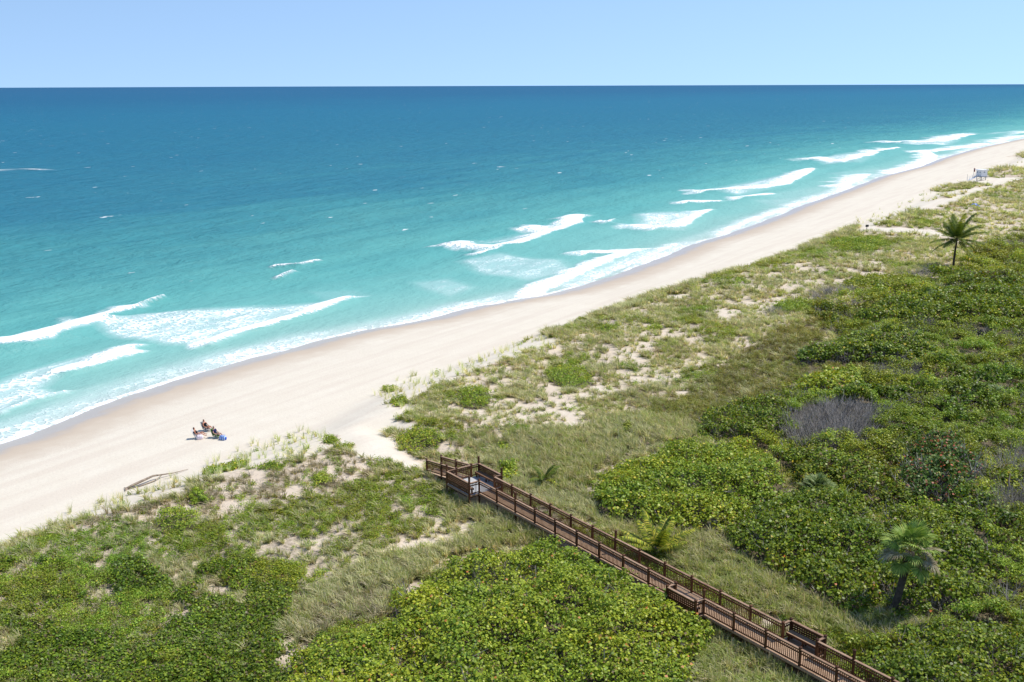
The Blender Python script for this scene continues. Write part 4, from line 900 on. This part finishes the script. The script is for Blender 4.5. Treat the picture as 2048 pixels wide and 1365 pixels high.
def beach_bag(base, rz, w, d, h, stripes, label):
    root = empty("beach_bag", base, rz); tag(root, label, "bag", "beach bags on the sand"); mb = MB()
    v = []
    for z, k in ((0, .92), (.35 * h, 1.06), (.8 * h, .98), (h, .80)): v.append([mb.bm.verts.new((math.copysign(abs(math.cos(a)) ** .6, math.cos(a)) * w / 2 * k, math.copysign(abs(math.sin(a)) ** .6, math.sin(a)) * d / 2 * k, z)) for a in np.linspace(0, 2 * math.pi, 16, endpoint=False)])
    for r0, r1 in zip(v, v[1:]):
        for k in range(16): mb.bm.faces.new((r0[k], r0[(k + 1) % 16], r1[(k + 1) % 16], r1[k]))
    mb.bm.faces.new(v[0][::-1]); mb.bm.faces.new(v[-1])
    m, nt, b = mat("bag_fabric"); wv = nt.nodes.new("ShaderNodeTexWave"); wv.inputs['Scale'].default_value = 1.6; tc = nt.nodes.new("ShaderNodeTexCoord"); nt.links.new(tc.outputs['Object'], wv.inputs['Vector'])
    nt.links.new(ramp(nt, wv.outputs['Fac'], [(.45, stripes[0]), (.55, stripes[1])]), b.inputs['Base Color']); b.inputs['Roughness'].default_value = .8
    mb.build("bag_body", m, root, smooth=True)
    mb = MB()
    for s in (-1, 1): mb.tube([(-w * .25, s * d * .3, h * .95), (-w * .2, s * d * .28, h * 1.3), (w * .2, s * d * .28, h * 1.3), (w * .25, s * d * .3, h * .95)], .014, 6)
    mb.build("handle", m, root, smooth=True)
beach_bag(on(400, 879), .3, .62, .36, .42, ((.78, .62, .68), (.85, .80, .82)), "pinkish-white beach bag beside the white chair")
beach_bag(on(446, 880), -.4, .75, .42, .40, ((.02, .09, .50), (.45, .62, .82)), "bright blue striped beach bag in front of the green chair")

# ------------------------------------------------------------------ far beach: lifeguard tower, flag, sign, tarp; driftwood near
M_WPAINT = plain("white_paint", (.78, .78, .79), .5, .3, .06, 3); M_GREYW = plain("grey_timber", (.30, .29, .28), .8, .2, .2, 3); M_GLASS = plain("dark_window", (.25, .29, .34), .15, .5, .05)
g = on(1962, 361, 0, 2.6); lt = empty("lifeguard_tower", g, math.radians(18)); tag(lt, "white lifeguard hut on stilts with a ramp, far along the beach", "lifeguard tower")
FL = 1.3
mb = MB(); mb.box((0, 0, FL + 1.15), (2.5, 2.5, 2.1)); mb.build("hut", M_WPAINT, lt)
mb = MB(); mb.box((0, 0, FL + 2.27), (3.3, 3.3, .14)); mb.box((0, 0, FL + 2.37), (2.9, 2.9, .07)); mb.build("roof", M_WPAINT, lt)
mb = MB(); mb.box((-.2, 0, FL + .02), (3.6, 2.9, .14)); mb.build("floor_deck", M_GREYW, lt)
for sx in (-1, 1):
    for sy in (-1, 1): MB().bar((sx * 1.05, sy * 1.05, FL - .06), (sx * .85, sy * 1.0, -.3), .16, .16).build("leg", M_GREYW, lt)
mb = MB(); mb.bar((-.85, -1.0, .2), (.95, -1.02, 1.1), .08, .08); mb.bar((-.85, 1.0, .2), (.95, 1.02, 1.1), .08, .08); mb.build("brace", M_GREYW, lt)
for y, w in ((-.6, .8), (.6, .8)):
    mb = MB(); mb.box((-1.262, y, FL + 1.5), (.03, w * .6, .45)); mb.build("window", M_GLASS, lt)
mb = MB(); mb.box((0, -1.262, FL + 1.55), (.6, .03, .35)); mb.build("window", M_GLASS, lt)
mb = MB(); mb.bar((-2.0, .3, FL), (-5.2, .3, .05), 1.0, .08)
for k in range(9): t = k / 8; mb.box((-2.0 - 3.2 * t, .3, FL + .06 - (FL - .05) * t), (.05, .98, .04))
mb.build("ramp", M_WPAINT, lt)
mb = MB()
for y in (-.2, .8):
    mb.bar((-1.9, y, FL + 1.0), (-5.2, y, 1.0), .05, .07)
    for k in range(4): t = k / 3; mb.bar((-1.95 - 3.2 * t, y, FL - (FL - .05) * t), (-1.95 - 3.2 * t, y, FL + .97 - (FL - .05) * t), .06, .06)
mb.build("ramp_railing", M_WPAINT, lt)
M_RED = cloth("dark_red_flag", (.20, .03, .03))
def flag_pole(px, py, h, flag, label):
    o = empty("flag_pole", on(px, py, 0, 2.4)); tag(o, label, "pole"); MB().tube([(0, 0, -.2), (0, 0, h)], [.055, .04], 8).build("pole", M_GREYW, o)
    mb = MB(); mb.tube([(0, 0, h), (0, 0, h + .05)], [.06, .02], 8); mb.build("pole_cap", M_WPAINT, o)
    if flag:
        n = 8; V = []
        for i in range(n): x = .06 + .9 * i / (n - 1); V += [(x * .55, .12 * math.sin(i * 1.1), h - .1 - .25 * x), (x * .55, .12 * math.sin(i * 1.1 + .3), h - 1.35 - .3 * x)]
        f = [(2 * i, 2 * i + 2, 2 * i + 3, 2 * i + 1) for i in range(n - 1)]
        fo = link("flag", np_mesh("flag", np.array(V), 4, None, M_RED, np.array(f), True), o); fo.modifiers.new("thick", 'SOLIDIFY').thickness = .02
flag_pole(1946, 358, 4.0, True, "pole with a dark red flag beside the lifeguard hut")
flag_pole(1934, 361, 2.2, False, "thin bare grey pole left of the flag by the lifeguard hut")
g = on(1733, 464, 0, 2.9); so = empty("sign_post", g, math.radians(20)); tag(so, "small dark sign on a post where the dune meets the far beach", "sign")
MB().box((0, 0, .55), (.09, .09, 1.4)).build("post", M_WOOD, so)
mb = MB(); mb.box((0, -.065, 1.35), (.85, .04, .5)); mb.build("sign_board", plain("dark_sign", (.05, .045, .04), .6), so, bevel=.008)
g = on(1810, 427, 0, 2.9); o = MB().tube([(0, 0, -.2), (0, .0, .9), (.02, 0, 1.2)], [.09, .08, .07], 7).build("marker_post", M_WOOD); o.location = g; tag(o, "short dark stake on the far dune edge left of the coconut palm", "post")
# blue tarp, rumpled over something low
g = on(1949, 413, 0, 3.3); r = np.random.default_rng(4); n = 9
tx, ty = np.meshgrid(np.linspace(-1, 1, n), np.linspace(-1, 1, n)); tz = .75 * np.clip(1.15 - np.hypot(tx, ty) ** 2, 0, 1) * r.uniform(.75, 1.1, tx.shape) + .02
ii = np.arange(n * n).reshape(n, n); fq = np.stack([ii[:-1, :-1], ii[:-1, 1:], ii[1:, 1:], ii[1:, :-1]], -1).reshape(-1, 4)
o = link("blue_tarp", np_mesh("blue_tarp", np.stack([tx * 1.3, ty * .8, tz], -1).reshape(-1, 3), 4, None, plain("blue_plastic", (.02, .11, .46), .4, .4), fq, True)); o.location = g
o.modifiers.new("thick", 'SOLIDIFY').thickness = .02; tag(o, "bright blue tarp lying in the grass right of the coconut palm crown", "tarp")
# driftwood
a, b_ = on(252, 980), on(378, 941); dv = (b_ - a); root = empty("driftwood", a, math.atan2(dv.y, dv.x)); tag(root, "long bleached driftwood branch lying on the sand", "driftwood"); L = dv.length
mb = MB(); mb.tube([(0, 0, .10), (L * .12, .05, .22), (L * .3, .12, .36), (L * .45, .28, .42), (L * .58, .22, .32), (L * .75, .05, .22), (L * 1.0, .1, .14)], [.09, .12, .11, .09, .065, .045, .02], 9); mb.build("branch", M_DRIFT, root, smooth=True)
mb = MB(); mb.tube([(L * .02, -.15, .06), (L * .22, -.30, .10), (L * .42, -.20, .12), (L * .57, .15, .27)], [.03, .055, .05, .04], 8); mb.build("side_branch", M_DRIFT, root, smooth=True)
mb = MB()
for k in range(5): mb.tube([(.1, 0, .1), (-.35 + .1 * k, (k - 2) * .22, .06 + .1 * (k % 2))], [.09, .02], 6)
mb.build("root_stub", M_DRIFT, root, smooth=True)

# ------------------------------------------------------------------ ground cover nobody could count
def candidates(seed):
    r = np.random.default_rng(seed); out = []
    for lo, hi, dens in ((38, 75, 11), (75, 110, 8), (110, 160, 4.2), (160, 240, 1.7), (240, 400, .55), (400, 800, .13)):
        w = hi * 1.05; n = int(2 * w * (hi - lo * .7) * dens)
        x = r.uniform(-w, w, n); y = r.uniform(lo * .7, hi, n); rr = np.hypot(x, y); k = (rr >= lo) & (rr < hi); x, y = x[k], y[k]
        u, v = uv(x, y); k = v - shore_v(u) > toe_d(u) - 6; x, y = x[k], y[k]
        px, py = proj(x, y, ground(x, y)); k = (px > -300) & (px < 3050) & (py > 190) & (py < 1600) & ((px < 2250) | (r.random(len(px)) < .6)); x, y = x[k], y[k]
        s, q = bw_local(x, y); k = ~((s > -PL - RL) & (q > .2) & (q < Wd - .2)) & ~((s > -PL) & (s < .1) & (q > PF + .2) & (q < PB - .2)) & ~((s < -PL) & (s > -PL - RL - .3) & (q > -.15) & (q < Wd + .15)); x, y = x[k], y[k]
        out.append(np.stack([x, y, np.full(len(x), (11 / dens) ** .36)], 1))
    return np.concatenate(out), r
Cn, r = candidates(11)
x, y, sc = Cn.T; z = ground(x, y); zt = zone(x, y); n = len(x); rnd = r.random(n); u_, v_ = uv(x, y)
f1 = fbm(x, y, 1.6, 401); f2 = fbm(x, y, 6, 403); f3 = fbm(x, y, 14, 407)
px_, py_ = proj(x, y, z)
inw = np.zeros(n, bool)
# dune grass: share of candidate spots that carry a tuft, by zone, thinned in patches so that sand shows
share = np.array([.0, .10, .36, .36, .74, .84, .84, .17, .13, .06, .03, .20])[zt]
patch = np.where(np.isin(zt, [Z_GRASS, Z_PATCHY, Z_BROWN]), sstep(.30, .52, f1 + .35 * (f2 - .5)), 1)
e_ = v_ - shore_v(u_) - toe_d(u_); rim = (e_ > -.5) & (e_ < 5.5) & (zt == Z_GRASS) & (px_ > 1080)
share = np.where(rim, 1.0, share); patch = np.where(rim, 1.0, patch)
g = rnd < share * patch
gx, gy, gzz, gs, gt = x[g], y[g], z[g], sc[g], zt[g]; ng_ = g.sum()
green = np.clip(.5 + 2.2 * (f2[g] - .5) + np.where(gt == Z_GRASSG, .9, 0) + np.where(gt == Z_GRASSD, .05, 0) - np.where(np.isin(gt, [Z_BROWN]), .5, 0) + np.where(np.isin(gt, [Z_LOW, Z_SCRUB]), .2, 0) + np.where(gt == Z_SPARSE, .15, 0) + np.where(px_[g] > 1500, .15, 0), 0, 1)
brown = (gt == Z_BROWN) | ((np.isin(gt, [Z_GRASS, Z_PATCHY])) & (f1[g] < .43) & (r.random(ng_) < .55)) | (inpoly(px_[g], py_[g], [(600, 1290), (640, 1215), (740, 1170), (800, 1190), (770, 1240), (660, 1290)]) & (r.random(ng_) < .5))
idx = np.where(brown, r.integers(6, 9, ng_), np.where(r.random(ng_) < green * .72, r.integers(3, 6, ng_), r.integers(0, 3, ng_)))
hs = np.where(gt == Z_GRASSD, 1.15, np.where(gt == Z_GRASSG, 1.2, np.where(gt == Z_SPARSE, 1.0, np.where(np.isin(gt, [Z_BROWN, Z_PATCHY]), .62, .82)))) * r.uniform(.7, 1.25, ng_) * np.where(rim[g], 1.35, 1)
protos = []
for k in range(9):
    q = np.random.default_rng(500 + k); pal = (P_STRAW, P_GREEN, P_BROWN)[k // 3]
    V, C, fc = tuft((24, 24, 18)[k // 3], .78, .05, pal, q, .95 if k < 6 else 1.2); protos.append(np_mesh("grass_tuft", V, 4, C, M_GRASS_I, fc))
for k in range(3):
    V, C, fc = tuft(15, .85, .022, [(3, (.62, .60, .36)), (2, (.44, .48, .22)), (1, (.70, .64, .42))], np.random.default_rng(520 + k), .5, (-.3, -.1)); protos.append(np_mesh("grass_tuft", V, 4, C, M_GRASS_I, fc))
idx = np.where((gt == Z_SPARSE) & (r.random(ng_) < .9), r.integers(9, 12, ng_), idx)
t = np.stack([np.ones(ng_)] * 3, 1) * (1 + .3 * (f3[g] - .5))[:, None] * r.uniform(.8, 1.2, (ng_, 1)); t[:, 0] *= 1 + .2 * (f2[g] - .5)
t *= np.where(gt == Z_SPARSE, 1.15, 1)[:, None]; gs = np.where(gt == Z_SPARSE, np.minimum(gs, 1.3), gs)
scatter("dune_grass", protos, np.stack([gx, gy, gzz], 1), np.stack([0 * gx, 0 * gx, r.uniform(-.9, .9, ng_)], 1), np.stack([gs, gs, hs * gs ** .5], 1), idx, t, "pale tufted dune grass with green and straw blades", "dune grass")

# low leafy scrub: clumps whose crowns make an uneven canopy
share = np.array([.0, .012, .10, .06, .05, .03, .16, .80, .95, .88, .10, .10])[zt]
share = share * np.where(np.isin(zt, [Z_LOW]), sstep(.22, .44, f1 + .5 * (f2 - .5)), 1)
rnd2 = r.random(n); dens_c = np.where(np.isin(zt, [Z_SCRUB]), .46, np.where(zt == Z_OLIVE, .62, .92))
g = rnd2 < share * dens_c
gx, gy, gzz, gs, gt = x[g], y[g], z[g], sc[g], zt[g]; ng_ = g.sum(); q2 = f2[g]
bigbush = fbm(gx, gy, 3.6, 411); rr = np.hypot(gx, gy)
nearleft = (gt == Z_LOW) & (py_[g] > 1130) & (px_[g] < 900)
H = np.where(gt == Z_SCRUB, .1 + 4.2 * np.clip(bigbush - .30, 0, .6), np.where(gt == Z_LOW, .12 + .55 * np.clip(bigbush - .3, 0, 1) + nearleft * .45 * bigbush, np.where(gt == Z_OLIVE, .18 + .3 * bigbush, .08 + .2 * bigbush)))
lr = np.where(gt == Z_SCRUB, .48, np.where(gt == Z_OLIVE, .34, np.where(nearleft, .40, .33))) * r.uniform(.75, 1.25, ng_) * np.minimum(gs, 2.2)
kind = np.where(gt == Z_OLIVE, 2, np.where(gt == Z_SCRUB, np.where(fbm(gx, gy, 7, 415) > .53, 1, 0), np.where(q2 > .56, 0, 1)))
kind = np.where((gt == Z_LOW) & (r.random(ng_) < .22), 2, kind); kind = np.where(nearleft & (fbm(gx, gy, 5, 418) > .54), 3, kind); kind = np.where((gt == Z_SCRUB) & (fbm(gx, gy, 5, 419) > .60), 3, kind)
idx = kind * 3 + r.integers(0, 3, ng_)
protos = []
for k in range(12):
    q = np.random.default_rng(600 + k); pal, lf, nl = ((P_SCRUB, .32, 84), (P_BRIGHT, .28, 90), (P_OLIVE, .24, 100), (P_GRAPE2, .40, 66))[k // 3]
    V, C = lump(nl, lf, .62 if k // 3 != 3 else .85, 5 if k // 3 == 3 else 4, pal, q, .85, .46); protos.append(np_mesh("leaf_clump", V, 5 if k // 3 == 3 else 4, C, M_LEAF_I))
t = np.ones((ng_, 3)) * (1 + .55 * (q2 - .5))[:, None] * r.uniform(.78, 1.2, (ng_, 1)); t[:, 0] *= 1 + .5 * (f3[g] - .5) + r.normal(0, .06, ng_); t[:, 1] *= 1 - .05 * (kind == 2)
scatter("low_scrub", protos, np.stack([gx, gy, gzz + np.maximum(H - .3 * lr, .02)], 1), np.stack([r.normal(0, .2, ng_), r.normal(0, .2, ng_), r.uniform(0, 6.28, ng_)], 1), np.stack([lr, lr, lr], 1), idx, t, "low leafy green scrub covering the dunes behind the beach", "scrub")

# dead twigs in the scrub
share = np.array([0, 0, .05, .02, .01, .0, .0, .035, .02, .07, .05, .75])[zt] * np.where(zt == Z_SCRUB, 1.6 * (fbm(x, y, 6, 421) > .58), 1)
g = r.random(n) < share * .5
gx, gy, gzz, gs, gt = x[g], y[g], z[g], sc[g], zt[g]; ng_ = g.sum()
protos = []
for k in range(4):
    V, fc = twigs(9, np.random.default_rng(700 + k), 1.0, .03); protos.append(np_mesh("twig_clump", V, 3, None, M_TWIG, fc))
hs = np.where(gt == Z_SCRUB, 1.5, np.where(gt == Z_DEAD, 1.15, .5)) * r.uniform(.7, 1.2, ng_)
scatter("dead_twigs", protos, np.stack([gx, gy, gzz], 1), np.stack([0 * gx, 0 * gx, r.uniform(0, 6.28, ng_)], 1), np.stack([hs * gs, hs * gs, hs], 1), r.integers(0, 4, ng_), np.ones((ng_, 3)), "dead grey twigs standing in the dune scrub", "dead twigs")

# yellow-green sword leaves beyond the end bench
w = [tuple(at(a, b, 3.6)[:2]) for a, b in [(1660, 1262), (1720, 1245), (1790, 1268), (1775, 1310), (1700, 1320)]]; A = np.array(w)
q = np.random.default_rng(9); sx = q.uniform(A[:, 0].min(), A[:, 0].max(), 700); sy = q.uniform(A[:, 1].min(), A[:, 1].max(), 700); k = inpoly(sx, sy, w); s_, q_ = bw_local(sx, sy); k &= q_ > Wd + BUMP + .2; sx, sy = sx[k], sy[k]
V, C, fc = tuft(7, .85, .07, [(3, (.30, .31, .05)), (3, (.18, .24, .04)), (1, (.42, .36, .10))], q, .28, (0, 0)); pm = np_mesh("sword_leaves", V, 4, C, M_GRASS_I, fc); nn = len(sx)
scatter("sword_plants", [pm], np.stack([sx, sy, ground(sx, sy)], 1), np.stack([0 * sx, 0 * sx, q.uniform(0, 6.28, nn)], 1), np.ones((nn, 3)) * q.uniform(.7, 1.3, (nn, 1)), np.zeros(nn), np.ones((nn, 3)) * q.uniform(.8, 1.2, (nn, 1)), "upright yellow-green sword-leaved plants beside the boardwalk bench", "plants")
